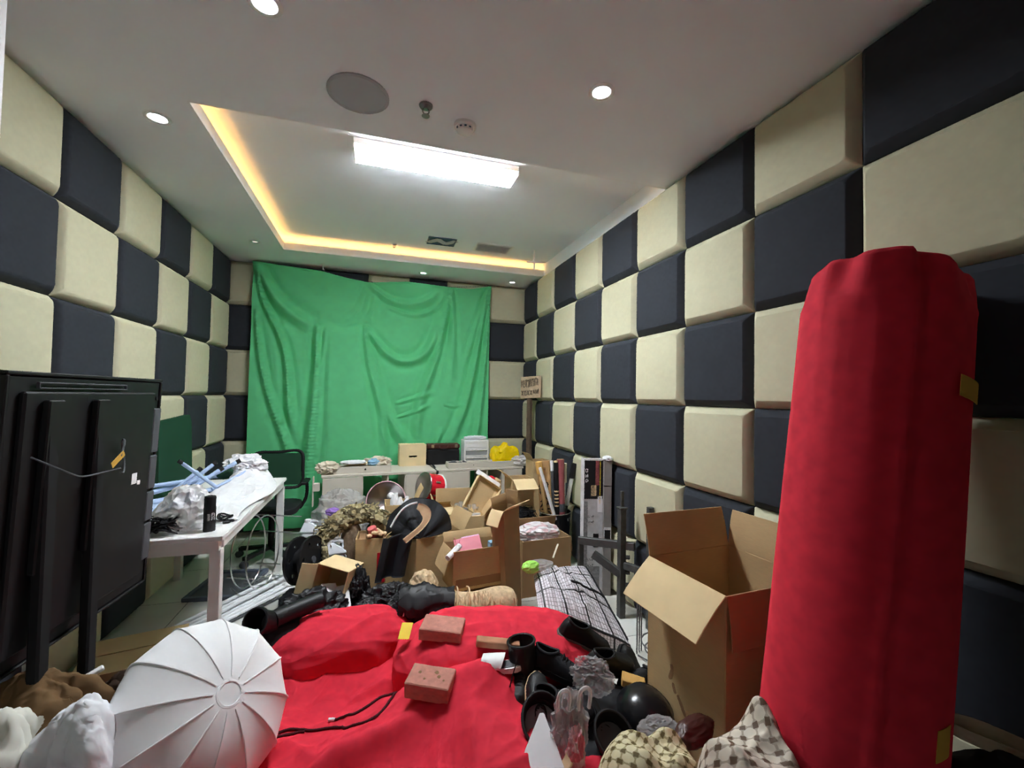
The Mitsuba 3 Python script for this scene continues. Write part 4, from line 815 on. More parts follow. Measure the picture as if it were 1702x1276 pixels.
# leaning lid
lm = np.eye(4); ex = np.array([.19, 0, -.126]); ex /= np.linalg.norm(ex); ey = np.array([-.084, -.10, -.266]); ey -= ex * (ex @ ey); ey /= np.linalg.norm(ey)
lm[:3, 0], lm[:3, 1], lm[:3, 2], lm[:3, 3] = ex, ey, np.cross(ex, ey), (.855, 3.74, .765)
lm[:3, 2] *= 1
k = thing('carton_lid', 'pale shallow carton lid leaning open above the glasses', 'lid')
part(k, 'panel', local(lm, bb(0, .23, 0, .29, -.002, .004, .001)), 'card_pale', smooth=False)
part(k, 'rim', local(lm, cat(bb(0, .23, -.006, 0, -.045, .004, .001), bb(-.006, 0, 0, .29, -.045, .004, .001), bb(.23, .236, 0, .29, -.045, .004, .001), bb(0, .23, .29, .296, -.045, .004, .001))), 'card_pale', smooth=False)
part(k, 'tuck_flap', local(lm, bb(-.03, .22, -.05, -.007, -.006, -.001, .001)), 'paper', smooth=False)
part(k, 'crease', local(lm, bb(.03, .20, .03, .26, -.004, -.0022, .0005)), 'card', smooth=False)
obj('red_wrapper', blob((1.00, 3.86, .71), (.04, .03, .025), .3, 1.8, 91, 4), 'red_gloss', 'red crumpled wrapper behind the leaning carton lid', 'wrapper', smooth=True)
obj('carton_slab', box(.18, .16, .70, .003, (1.0, 3.90, .35)), 'card', 'tall closed carton hidden behind the leaning lid', 'box', smooth=False)
# carton with dark netting, an open carton above it
carton('cardboard_box', (1.205, 3.66, .50), .20, .20, .255, 3, [('f', .13, 112), ('l', .10, 40)], 'open carton with a bright folded flap left of the black bin', fm='card_pale')
k, M = carton('cardboard_box', (1.155, 3.66, 0), .25, .30, .40, 3, [('l', .10, 100)], 'brown carton stuffed with black netting left of the black bin')
obj('black_netting', cat(blob((1.18, 3.58, .45), (.11, .11, .08), .2, 2, 93, 4), *[tube(spl([(1.19 + rng.uniform(-.13, .13), 3.54 + rng.uniform(-.10, .08), .45 + rng.uniform(-.05, .08)) for _ in range(5)], 20), .0022, 4) for _ in range(60)]), 'black_matte', 'frizzy black netting spilling from the carton beside the black bin', 'netting')
carton('cardboard_box', (1.585, 4.20, 0), .20, .18, .82, 6, [('f', .08, 150), ('l', .09, 20)], 'tall narrow open carton behind the wooden boards in the bin')
# bin with poles
k = thing('waste_bin', 'black cylindrical bin holding poles and a lettered board', 'bin')
part(k, 'body', lathe([(0, .003), (.118, .0), (.120, .004), (.136, .452), (.140, .456), (.140, .462), (.136, .464), (.131, .455), (.114, .012), (0, .012)], 44, (1.52, 3.60, 0)), 'black_shine')
part(k, 'rim', tube(np.array([(1.52 + .139 * math.cos(t), 3.60 + .139 * math.sin(t), .460) for t in np.linspace(0, 2 * np.pi, 44)[:-1]]), .0035, 6, True), 'chrome')
part(k, 'mark', facing(stroke2d([[(0, .02), (.01, 0), (.02, .02)], [(.03, .02), (.045, .02), (.04, 0)]], .004, .001), (1.585, 3.482, .40), (.85, .5, 0), (0, 0, 1)), 'paper')
k = thing('lettered_board', 'tan wooden board with black brush characters standing in the bin', 'board')
BM = orient((-.10, .06, .99), (1.485, 3.60, .02)); ex = np.array([.96, -.25, .12])
b0 = np.array([1.475, 3.585, .02]); upv = np.array([-.085, .02, .996]); upv /= np.linalg.norm(upv); ex -= upv * (ex @ upv); ex /= np.linalg.norm(ex)
part(k, 'board', facing(bb(-.055, .055, 0, .88, -.014, 0, .003), b0, ex, upv), 'tan_board', smooth=False)
ch = []
for oy, S in ((.60, .10), (.49, .10), (.385, .10)):
    ch.append(oy)
hen = [[(-.036, .085), (-.048, .06)], [(-.034, .062), (-.046, .038)], [(-.040, .050), (-.040, .0)], [(-.014, .088), (.026, .088), (.024, .05), (-.012, .05)], [(-.014, .088), (-.014, .004), (.004, .014)], [(-.012, .070), (.022, .070)], [(.028, .042), (.008, .030)], [(-.002, .046), (.014, .022), (.034, .0)]]
zhong = [[(0, .09), (-.012, .066), (-.040, .048)], [(0, .085), (.016, .066), (.040, .050)], [(-.026, .044), (-.030, .022), (-.044, .002)], [(-.026, .034), (-.010, .008)], [(.018, .044), (.012, .020), (-.002, .002)], [(.018, .034), (.040, .002)]]
third = [[(-.036, .08), (.036, .08)], [(0, .09), (0, .05)], [(-.03, .05), (.03, .05), (.03, .01), (-.03, .01), (-.03, .05)], [(-.03, .03), (.03, .03)]]
for S, oy in ((hen, .60), (zhong, .485), (third, .385)):
    part(k, 'character', facing(stroke2d(S, .009, .0012), b0 + upv * oy, ex, upv), 'ink', smooth=False)
part(k, 'stamp', facing(stroke2d([[(-.02, .02), (.02, .02)], [(-.02, .012), (.02, .012)], [(-.02, .004), (.02, .004)]], .004, .0008), b0 + upv * .80, ex, upv), 'card_dark', smooth=False)
def pole(name, a, b, segs, l, c='pole', n=16):
    k = thing(name, l, c); a, b = np.array(a, float), np.array(b, float)
    for nm, t0, t1, r, m in segs: part(k, nm, rod(a + (b - a) * t0, a + (b - a) * t1, r, n), m)
pole('scroll_tube', (1.57, 3.545, .02), (1.548, 3.56, .915), [('tube', 0, 1, .033, 'maroon'), ('band', .50, .575, .0345, 'grey_dark'), ('end', .985, 1.001, .030, 'card_dark')], 'maroon tube with a dark band standing in the bin', 'tube')
pole('scroll_tube', (1.53, 3.53, .02), (1.497, 3.545, .905), [('tube', 0, .985, .019, 'black_plastic'), ('tip', .985, 1, .017, 'card_pale')] + [('ring', .56 + .035 * i, .573 + .035 * i, .0198, 'tan') for i in range(5)], 'slim black tube with tan rings standing in the bin', 'tube')
pole('scroll_tube', (1.52, 3.555, .02), (1.468, 3.565, .905), [('tube', 0, .9, .013, 'grey_dark'), ('tip', .9, 1, .014, 'paper')], 'thin grey tube with a white tip beside the lettered board', 'tube')
pole('white_stick', (1.475, 3.475, .42), (1.335, 3.50, .86), [('stick', 0, 1, .014, 'paper')], 'white stick leaning at the left of the bin', 'stick', n=4)
pole('wooden_mallet', (1.43, 3.56, .40), (1.352, 3.58, .895), [('shaft', 0, .8, .018, 'wood'), ('grip', .8, 1, .030, 'wood_bright')], 'bright wooden handle leaning out of the bin on its left', 'handle')
pole('paint_brush', (1.60, 3.58, .05), (1.605, 3.60, .89), [('shaft', 0, .78, .011, 'steel'), ('bristles', .78, .98, .021, 'cream_cloth')], 'grey stick with a pale bristle end in the bin', 'brush')
pole('bat', (1.56, 3.62, .05), (1.70, 3.60, .87), [('grip', 0, .55, .012, 'grey_dark'), ('barrel', .55, .84, .018, 'steel_white'), ('cap', .84, 1, .024, 'black_plastic')], 'black and grey bat leaning right out of the bin', 'bat')
# small box with red tin
k, M = carton('cardboard_box', (-.005, 3.30, .0), .20, .20, .46, -4, [('f', .05, 170), ('r', .10, 40)], 'narrow brown carton with a red label, under the red tin', t=.006)
part(k, 'label', local(M, bb(.045, .1005, -.1045, -.1005, .16, .36, .0005)), 'red_gloss', 'red paper label', smooth=False)
obj('tin', lathe([(0, 0), (.03, 0), (.032, .004), (.032, .06), (.03, .066), (0, .066)], 28, (.01, 3.26, .46), (14, -18, 0)), 'tin_red', 'small red tin lying in the top of the narrow carton', 'tin')
obj('packing_block', box(.17, .17, .44, .003, (-.005, 3.30, .228)), 'card_dark', 'brown filler carton inside the narrow carton with the red label', 'box', smooth=False)
obj('dried_flowers', cat(*[blob((.02 + rng.uniform(-.06, .06), 3.24 + rng.uniform(-.04, .04), .475 + rng.uniform(0, .02)), (.018, .016, .012), .3, 2, 100 + i, 3) for i in range(12)]), 'tan', 'crumpled tan scraps beside the red tin', 'scraps', kind='stuff', smooth=True)
carton('cardboard_box', (.205, 3.64, .0), .24, .22, .60, 0, [('l', .10, 172), ('r', .13, 14)], 'brown carton of white bottles behind the black cape', mat='card')
for i, (x, y, h) in enumerate(((.15, 3.58, .66), (.20, 3.60, .63), (.25, 3.57, .64), (.17, 3.66, .65))):
    obj('white_bottle', lathe([(0, 0), (.026, 0), (.028, .01), (.028, .10), (.014, .125), (.014, .145), (0, .147)], 20, (x, y, h - .13)), 'paper', ('left front', 'middle front', 'right front', 'back')[i] + ' white bottle standing in the carton behind the black cape', 'bottle', 'white bottles in the carton')
# big left carton with the black cape
k, M = carton('cardboard_box', (.425, 3.28, 0), .36, .30, .465, 14, [('r', .14, 20), ('b', .16, 60)], 'big brown carton under the black cape, left of the pink folders')
cape = thing('black_cape', 'black cloth cape with a tan strap thrown over the big brown carton', 'cape')
U, V = np.meshgrid(np.linspace(0, 1, 70), np.linspace(0, 1, 60), indexing='ij')     # fan from a low left tip up and over to the right
c = np.array([.32, 3.20, .47]); ang = math.pi * (1.0 - 1.0 * U)
Rr = .245 - .03 * np.abs(U - .45)
Gx = c[0] + np.cos(ang) * Rr * V * 1.0; Gz = c[2] + np.sin(ang) * Rr * V * .98; Gz = np.where(U > .72, np.minimum(Gz, c[2] + .28), Gz)
Gy = c[1] - .10 * np.cos(V * 1.5) - .015 * np.sin(U * 26) * V + .06 * V * V
part(cape, 'cloth', shell(np.stack([Gx, Gy, Gz], -1), .012), 'black_cloth', smooth=True)
fold = np.array([[(.07 + .20 * u - .05 * v + .012 * math.sin(u * 17), 3.06 - .03 * math.sin(u * 9 + v) - .02 * v, .50 - .27 * v + .03 * u) for v in np.linspace(0, 1, 26)] for u in np.linspace(0, 1, 34)])
part(cape, 'drape', shell(fold, .010), 'black_cloth', smooth=True)
part(cape, 'edging', tube(spl([(.115, 3.105, .555), (.155, 3.115, .625), (.215, 3.125, .685), (.29, 3.13, .708)], 24), .0075, 8), 'paper', 'white edging')
sp_ = spl([(.285, 3.055, .70), (.325, 3.04, .68), (.345, 3.03, .635), (.315, 3.02, .575), (.255, 3.015, .525), (.20, 3.01, .485)], 30)
tg = np.gradient(sp_, axis=0); pn = np.stack([-tg[:, 2], tg[:, 0] * 0, tg[:, 0]], 1); pn /= np.linalg.norm(pn, axis=1, keepdims=True)
G = np.array([[p + w * pn[i] * (.018 + .016 * math.exp(-((i - 7) / 5) ** 2)) for w in (-1, -.4, .4, 1)] for i, p in enumerate(sp_)])
part(cape, 'strap', shell(G, .006), 'tan', 'tan strap', smooth=True)
# pink folder carton
k, M = carton('cardboard_box', (.655, 2.95, .20), .36, .22, .255, 9, [('l', .15, 150), ('b', .06, 5), ('r', .05, 12)], 'brown carton of pink folders left of the tall upright carton')
part(k, 'print', local(M, bb(-.16, .17, -.1118, -.1105, .02, .075, .0004)), 'card_dark', 'dark printed band', smooth=False)
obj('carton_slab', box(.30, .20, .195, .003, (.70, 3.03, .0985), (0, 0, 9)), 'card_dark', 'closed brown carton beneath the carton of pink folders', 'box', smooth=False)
obj('folder', facing(bb(0, .19, 0, .16, 0, .006, .001), (.545, 2.91, .34), (.97, .16, .05), (-.05, .55, .8)), 'pink', 'pink folder slanting in the open carton', 'folder', smooth=False)
obj('folder', facing(ext(Polygon([(0, .16), (.13, .0), (.13, .16)]), .004), (.60, 2.925, .35), (.97, .16, .05), (-.05, .55, .8)), 'pink_pale', 'pale pink folded sheet over the pink folder', 'folder', smooth=False)
obj('paper_roll', rod((.455, 2.80, .425), (.545, 2.88, .47), .019, 18), 'paper', 'short white paper roll at the left of the pink folder', 'roll')
obj('pink_ribbon', cat(bar((.53, 2.90, .45), (.515, 2.90, .52), .010, .003), bar((.54, 2.90, .45), (.55, 2.90, .505), .008, .003)), 'pink', 'pink ribbon ends beside the white paper roll', 'ribbon', smooth=False)
obj('blue_carton', box(.07, .05, .16, .003, (.80, 2.97, .375), (0, 0, 9)), 'blue_light', 'small blue and white pack at the right of the pink folders', 'pack', smooth=False)
# tall upright carton
k, M = carton('cardboard_box', (.90, 2.93, .0), .165, .11, .70, 34, [('f', .11, 50, 'card_pale'), ('r', .10, -12), ('l', .11, 135, 'card_pale'), ('b', .07, -6)], 'tall narrow upright carton in the middle of the heap', tilt=(0, -4), mat='card_mid')
part(k, 'tape', local(M, cat(bb(.02, .0655, -.0512, -.050, .05, .60, .0004))), 'card_dark', smooth=False)
# right mid carton
k, M = carton('cardboard_box', (1.225, 3.20, 0), .40, .28, .405, 5, [('r', .12, 165), ('b', .10, -30)], 'brown carton with red-printed clear plastic, before the black bin', mat='card_mid')
obj('plastic_bag', blob((1.20, 3.18, .42), (.16, .11, .07), .24, 1.7, 95, 5, None, 5, 1.5), 'film_print', 'clear plastic bag with red print puffing out of the brown carton before the bin', 'bag', smooth=True)
# narrow printed carton and wood behind the metal stand
k = thing('printed_carton', 'tall narrow black and white printed carton behind the metal trestle', 'box')
pm = mat4((1.585, 3.04, 0), (0, 0, -12))
part(k, 'body', local(pm, cat(bb(-.075, .075, -.05, -.044, 0, 1.0), bb(-.075, .075, .044, .05, 0, .985), bb(-.075, -.069, -.043, .043, 0, 1.0), bb(.069, .075, -.043, .043, 0, .985), bb(-.068, .068, -.043, .043, 0, .006))), 'print_white', smooth=False)
F = -.0505
for nm, x0, x1, z0, z1, m in (('print', -.072, .072, .70, .985, 'ink'), ('print', .012, .040, .80, .985, 'maroon'), ('print', .045, .052, .66, .985, 'yellow_tape'), ('print', .030, .068, .60, .72, 'paper'), ('print', -.074, -.045, .10, .68, 'print_grey'), ('print', .0, .04, .34, .44, 'ink'), ('print', -.04, .05, .04, .20, 'print_grey'), ('print', -.02, .02, .72, .80, 'tan')):
    part(k, nm, local(pm, bb(x0, x1, F - .0010, F, z0, z1, .0002)), m, smooth=False)
for z, q in ((.90, 0), (.86, 1), (.825, 2)):
    part(k, 'lettering', local(pm, facing(stroke2d([[[(0, 0), (.012, .0), (.012, .02), (0, .02), (0, 0)]], [[(0, 0), (0, .022)], [(.014, 0), (.014, .022)], [(0, .011), (.014, .011)]], [[(.001, .0), (.014, .004), (.016, .016), (.004, .02), (.001, 0)]]][q], .0045, .0008), (-.062, F - .0022, z), (1, 0, 0), (0, 0, 1))), 'paper', smooth=False)
for z in (.56, .52, .24, .20): part(k, 'lettering', local(pm, facing(stroke2d([[(0, 0), (.0, .016)], [(.006, .0), (.012, .016)], [(.02, .008), (.03, .008)], [(.036, 0), (.036, .016), (.044, .01)]], .003, .0008), (-.04, F - .0022, z), (1, 0, 0), (0, 0, 1))), 'ink', smooth=False)
part(k, 'lid', local(pm, bb(-.075, .075, -.05, .02, .986, .994)), 'paper', smooth=False)
k = thing('printed_carton', 'grey plain side carton standing right of the black printed one', 'box')
pm = mat4((1.672, 2.965, 0), (0, 0, -22))
part(k, 'body', local(pm, box(.06, .08, .985, .003, (0, 0, .4925))), 'print_grey2', smooth=False)
part(k, 'seam', local(pm, bb(-.031, .031, -.0415, -.040, .80, .806, .0003)), 'ink', smooth=False)
part(k, 'wrap', local(pm, xf(blob((0, 0, 0), (.035, .045, .02), .3, 1.8, 7, 4), (0, 0, 1.0))), 'white_cloth', smooth=True)
part(k, 'print', local(pm, bb(-.025, .028, -.042, -.0402, .36, .50, .0003)), 'print_white', smooth=False)
part(k, 'print', local(pm, bb(-.02, .022, -.0432, -.0422, .38, .48, .0003)), 'ink', smooth=False)
k = thing('metal_trestle', 'dark grey metal trestle of square tubes before the right wall', 'trestle')
part(k, 'post', bb(1.572, 1.615, 2.60, 2.645, 0, .72, .003), 'gunmetal', smooth=False)
part(k, 'inner_post', bb(1.588, 1.610, 2.622, 2.640, .72, .83, .002), 'gunmetal', smooth=False)
part(k, 'collar', bb(1.565, 1.622, 2.594, 2.65, .715, .727, .002), 'gunmetal', smooth=False)
part(k, 'post', bb(1.668, 1.704, 2.42, 2.456, .0, .765, .003), 'gunmetal', smooth=False)
part(k, 'post', bb(1.40, 1.435, 2.86, 2.895, 0, .465, .003), 'gunmetal', smooth=False)
part(k, 'crossbar', bar((1.40, 2.87, .445), (1.66, 2.57, .475), .035, .05), 'gunmetal', smooth=False)
part(k, 'crossbar', bar((1.60, 2.62, .345), (1.69, 2.43, .345), .03, .045), 'gunmetal', smooth=False)
part(k, 'crossbar', bar((1.45, 2.75, .385), (1.585, 2.62, .285), .035, .05), 'gunmetal', smooth=False)
for z in (.40, .30, .22): part(k, 'bolt', rod((1.61, 2.60, z), (1.635, 2.59, z), .014, 8), 'gunmetal')
k = thing('wire_rack', 'thin dark wire rack on the floor left of the large open cardboard box', 'rack')
for dx in (0, .022, .042): part(k, 'upright', rod((1.455 + dx, 2.22 + dx * .5, 0.004), (1.455 + dx, 2.22 + dx * .5, .30), .004, 7), 'steel_dark')
for z, R in ((.10, .12), (.06, .10)): part(k, 'ring', tube(np.array([(1.56 + R * math.cos(t), 2.12 + R * math.sin(t), z) for t in np.linspace(0, 2 * np.pi, 40)[:-1]]), .004, 7, True), 'steel_dark')
part(k, 'foot', tube(spl([(1.45, 2.2, .006), (1.48, 2.08, .02), (1.56, 2.0, .006)], 12), .004, 7), 'steel_dark')
# straw bundle
k = thing('straw_bundle', 'beige fur and straw bundle lying before the carton of pink folders', 'bundle')
pa = spl([(.30, 2.98, .10), (.40, 2.86, .13), (.58, 2.77, .14), (.74, 2.74, .14), (.86, 2.76, .12)], 40)
part(k, 'core', tube(pa, .085 + .015 * np.sin(np.linspace(0, 9, 40)), 14), 'straw', smooth=True)
part(k, 'end', blob((.33, 2.98, .16), (.09, .10, .13), .2, 1.8, 97, 5, .003, 20, 1.5), 'straw', smooth=True)
ss = []
for i in range(420):
    t = rng.random(); p = pa[int(t * 39)]; a = rng.uniform(.2, 3.4); q = p + .092 * np.array([.3 * rng.uniform(-1, 1), -math.sin(a), math.cos(a)]); d = np.array([rng.uniform(-.35, .35), -.25 * math.sin(a), -.9]); L = rng.uniform(.05, .13)
    e2 = q + d * L + np.array([0, -.02, 0]); e2[2] = max(e2[2], .006)
    ss.append(tube(np.array([q, (q + e2) / 2 + np.array([0, -.012, .012]), e2]), [.003, .0025, .0012], 4))
part(k, 'strands', cat(*ss), 'straw', kind='stuff')
part(k, 'binding', cat(*[tube(np.array([p + .10 * np.array([.25 * math.sin(t), math.cos(t), math.sin(t)]) for t in np.linspace(0, 2 * np.pi, 24)[:-1]]), .005, 6, True) for p in (pa[16], pa[20])]), 'tan')
# rolled black jacket and black bags
k = thing('rolled_jacket', 'rolled black jacket with white stripes on its left end, behind the red folds', 'jacket')
t_ = np.linspace(0, 1, 40); pj = np.stack([.155 + .34 * t_, 2.66 - .05 * t_ + 0 * t_, .235 - .01 * t_], 1)
pj = np.stack([np.interp(t_, np.linspace(0, 1, 40), pj[:, 0]), pj[:, 1], pj[:, 2]], 1); j = tube(spl(pj[::6], 110), .062 + .035 * np.sin(np.clip(np.linspace(0, 1, 110) * 1.25, 0, 1) * 2.2 + .5), 60); v = np.array(j.vertices); v += .05 * (ridged(v * [.7, 1.6, 1.6], 12, 3, 3, 1.5)[:, None] - .5) * np.array([.3, 1, 1]); j.vertices = v
part(k, 'roll', j, 'black_shine_cloth', smooth=True)
for x, R in ((.185, .077), (.205, .086)): part(k, 'stripe', tube(np.array([(x + .02 * math.sin(t), 2.655 + R * math.cos(t), .235 + R * math.sin(t)) for t in np.linspace(.3, 3.6, 20)]), .0045, 6), 'paper', 'white stripe')
part(k, 'collar', cat(*[tube(spl([(.42 + .03 * math.cos(q), 2.585 - .01 * i, .20 + .04 * math.sin(q) + .02 * i) for q in np.linspace(.2, 5.0, 8)], 30), .012, 8) for i in range(2)]), 'black_shine_cloth')
BG = [((-.33, 2.84, .13), (.19, .13, .15), 201, 'glossy black plastic bag behind the left red fold, right of the black pipe'), ((-.085, 3.02, .16), (.07, .09, .17), 203, 'upright soft black bag between the tilted carton and the narrow carton'), ((.10, 2.92, .13), (.17, .12, .11), 205, 'flat black garment heap before the big brown carton'), ((.18, 2.70, .14), (.10, .08, .10), 207, 'small crumpled black cloth left of the rolled black jacket'), ((.0, 2.80, .12), (.12, .09, .09), 209, 'black crumpled garment with a yellow tag behind the left red fold')]
for c, r, s, l in BG: obj('black_bag', blob(c, r, .30, 2.4, s, 5, .004, 15, 1.6), 'black_shine_cloth', l, 'bag', smooth=True)
obj('yellow_label', box(.04, .003, .03, .001, (.02, 2.715, .175), (-30, 20, 10)), 'yellow_tape', 'small yellow tag on the black garment behind the left red fold', 'tag')
# tilted pale carton spilling papers
k, M = carton('cardboard_box', (-.165, 3.15, .262), .21, .19, .22, -24, [('l', .09, 40)], 'pale carton lying on its side with white paper inside', tilt=(84, 12), mat='card_pale')
obj('carton_slab', box(.22, .18, .15, .003, (-.20, 3.05, .076), (0, 0, -24)), 'card_dark', 'low brown carton under the pale carton lying on its side', 'box', smooth=False)
obj('paper_bundle', cat(box(.09, .17, .012, .003, (-.24, 2.93, .215), (34, 10, 20)), box(.09, .17, .012, .003, (-.17, 2.92, .20), (30, -6, 8))), 'paper', 'white papers spilling from the pale carton on its side', 'papers', smooth=False)
# black pipe
k = thing('black_pipe', 'black plastic pipe elbow lying between the softbox and the left red fold', 'pipe')
pp = np.array([(-.545, 2.44, .30), (-.50, 2.50, .30), (-.40, 2.56, .305), (-.27, 2.62, .32)])
part(k, 'pipe', tube(spl([(-.47, 2.53, .295), (-.40, 2.585, .30), (-.26, 2.66, .315)], 12), .042, 20), 'black_plastic')
EM = orient((-.35, -.78, .42), (-.515, 2.485, .31))
part(k, 'elbow', local(EM, lathe([(.062, .06), (.066, .058), (.066, .035), (.055, .02), (.052, -.08), (.03, -.10), (0, -.10), (0, -.085), (.046, -.07), (.05, .02), (.058, .04), (.058, .06), (.062, .06)], 36)), 'black_plastic')
obj('black_bag', blob((-.44, 2.60, .12), (.17, .10, .135), .1, 1.4, 211, 5, .004, 25, 1.4), 'black_matte', 'dull black cloth lump under the black pipe elbow', 'bag', smooth=True)
# plaid bag
k = thing('plaid_bag', 'grey and black plaid woven bag slumped right of the red folds', 'bag')
U, V = np.meshgrid(np.linspace(0, 1, 90), np.linspace(0, 1, 90), indexing='ij')
q00, q10, q01, q11 = np.array([.99, 2.68, .30]), np.array([1.38, 2.72, .30]), np.array([.93, 2.42, .22]), np.array([1.44, 2.26, .02])
G = ((1 - U) * (1 - V))[..., None] * q00 + (U * (1 - V))[..., None] * q10 + ((1 - U) * V)[..., None] * q01 + (U * V)[..., None] * q11
puff = np.sin(np.pi * np.clip(U, .02, .98)) ** .6 * np.sin(np.pi * np.clip(V * .8 + .15, 0, 1)) ** .7
G[..., 2] += .075 * puff + .06 * (ridged(G * [1.2, 1.0, .0], 9.0, 17, 3, 1.6) - .5) * puff; G[..., 2] = np.maximum(G[..., 2], .012)
sh = shell(G, .006); uv = np.stack([U.ravel() * .52, V.ravel() * .46], 1); uv = np.vstack([uv, uv])
part(k, 'sack', sh, 'plaid', smooth=True, uv=uv)
part(k, 'piping', cat(tube(G[-1, ::6] + [0, 0, .006], .006, 6), tube(G[::6, -1] + [0, 0, .006], .006, 6), tube(G[45:, 40][::4] + [0, 0, .007], .007, 6)), 'black_cloth', 'black piping')
side = np.array([[G[i, -1] * (1 - t) + np.array([G[i, -1][0], G[i, -1][1], .004]) * t for t in np.linspace(0, 1, 6)] for i in range(90)])
part(k, 'gusset', shell(side, .004), 'plaid', smooth=True, uv=np.vstack([np.stack([np.repeat(np.linspace(0, .52, 90), 6), np.tile(np.linspace(.46, .6, 6), 90)], 1)] * 2))
obj('bag_filling', blob((1.18, 2.54, .09), (.15, .11, .10), .08, 1.4, 19, 4, .004), 'grey_dark', 'dark bundle stuffed inside the plaid bag', 'bundle', smooth=True)
obj('green_package', blob((.965, 2.66, .375), (.055, .04, .035), .2, 1.6, 221, 4), 'lime', 'bright green and white packet on the upper left of the plaid bag', 'packet', smooth=True)
obj('clear_packet', blob((1.03, 2.69, .37), (.09, .05, .03), .25, 1.7, 223, 4), 'film', 'clear plastic packet at the top of the plaid bag', 'packet', smooth=True)
obj('white_stick', bar((1.14, 2.72, .395), (1.21, 2.80, .455), .012, .008), 'cream_cloth', 'short pale stick poking out above the plaid bag', 'stick', smooth=False)
# ------------------------------------------------------------------ shoes heaped by the big carton
def shoe_upper(L=.28, W=.092, H=.085, toe=.055, hole=True, shaft=0.0, seed=0):
    m, n = 34, 21; V = []
    for i in range(m):
        t = i / (m - 1); y = -L / 2 + L * t
        w = W / 2 * (np.interp(t, [0, .04, .12, .35, .62, .8, .93, 1], [.25, .62, .78, .74, .97, 1.0, .72, .18]))
        h = np.interp(t, [0, .05, .2, .42, .55, .75, .92, 1], [H * .55, H * .95, H, H * .97, H * .82, toe, toe * .8, toe * .35])
        for j in range(n):
            th = math.pi * j / (n - 1); x = w * np.sign(math.cos(th)) * abs(math.cos(th)) ** .75; z = h * math.sin(th) ** .62 if 0 < j < n - 1 else 0
            if hole and .06 < t < .46:
                q = 1 - ((t - .26) / .20) ** 2; 
                if abs(x) < .62 * w * max(q, 0) ** .5: z = max(.022, z - .06 * min(1, 3 * q))
            V.append((x, y, z + .018))
    V = np.array(V); V += .004 * (meshkit.fbm(V * 26 + seed * 3.1, 3, seed)[:, None] - .5)
    F = []
    for i in range(m - 1):
        for j in range(n - 1):
            a = i * n + j; F += [(a, a + n, a + n + 1), (a, a + n + 1, a + 1)]
        F += [(i * n + n - 1, (i + 1) * n + n - 1, (i + 1) * n), (i * n + n - 1, (i + 1) * n, i * n)]
    for base, rev in ((0, 1), ((m - 1) * n, 0)):
        for j in range(1, n - 1): F.append((base, base + j, base + j + 1) if rev else (base, base + j + 1, base + j))
    me = trimesh.Trimesh(V, np.array(F), process=False); me.fix_normals(); return me
def sole_mesh(L=.29, W=.098, h=.024, heel=.0):
    o = [(W / 2 * np.interp(t, [0, .04, .12, .35, .62, .8, .93, 1], [.3, .66, .80, .76, .98, 1.0, .74, .2]), -L / 2 + L * t) for t in np.linspace(0, 1, 24)]
    g = Polygon(o + [(-x, y) for x, y in o[::-1]]); m = ext(g, h)
    if heel: m = cat(m, ext(g.intersection(sbox(-1, -1, 1, -L / 2 + .085)), heel + .001, (0, 0, -heel)))
    return m
def shoe(c, r, label, L=.28, mats=('black_leather', 'black_matte'), heel=.012, laces=False, seed=0, shaft=0, H=.085, grp=None, cat_='shoe', insole=None, sr=1.0):
    k = thing('boot' if shaft else 'shoe', label, 'boot' if shaft else cat_, grp); M = mat4(c, r)
    part(k, 'upper', local(M, shoe_upper(L, L * .33, H, L * .2, True, seed=seed)), mats[0], smooth=55)
    part(k, 'sole', local(M, sole_mesh(L * 1.03, L * .345, .024, heel)), mats[1], smooth=30)
    cy = -L / 2 + L * .26
    if not shaft:
        part(k, 'collar', local(M, tube(np.array([(L * .105 * math.cos(t), cy + L * .2 * math.sin(t), H + .012 - .006 * math.cos(2 * t)) for t in np.linspace(0, 2 * np.pi, 30)[:-1]]), .006, 7, True)), mats[0])
    else:
        pr = [(.052, .07), (.054 * sr ** .5, .10), (.058 * sr, .07 + shaft * .6), (.062 * sr, .07 + shaft), (.057 * sr, .07 + shaft), (.050 * sr, .09)]
        b = lathe(pr, 30); v = np.array(b.vertices); v[:, 1] *= 1.15; v += .008 * (meshkit.fbm(v * 16 + seed, 3, seed)[:, None] - .5) * np.array([1, 1, .4]); b.vertices = v
        part(k, 'shaft', local(M, xf(b, (0, cy + .01, 0))), mats[0], smooth=60)
        part(k, 'cuff', local(M, tube(np.array([(.060 * sr * math.cos(t), cy + .01 + .069 * sr * math.sin(t), .07 + shaft) for t in np.linspace(0, 2 * np.pi, 30)[:-1]]), .006, 7, True)), mats[0])
        if insole: part(k, 'lining', local(M, lathe([(0, .095), (.049 * sr, .095), (.049 * sr, .10), (0, .102)], 24, (0, cy + .01, 0))), insole)
    if laces:
        for i in range(4): part(k, 'lace', local(M, tube(spl([(-.03, L * (.05 + .06 * i), H * .80 - .008 * i), (0, L * (.055 + .06 * i), H * 1.03 - .010 * i + .012), (.03, L * (.05 + .06 * i), H * .80 - .008 * i)], 10), .0032, 6)), 'black_cloth')
    return k, M
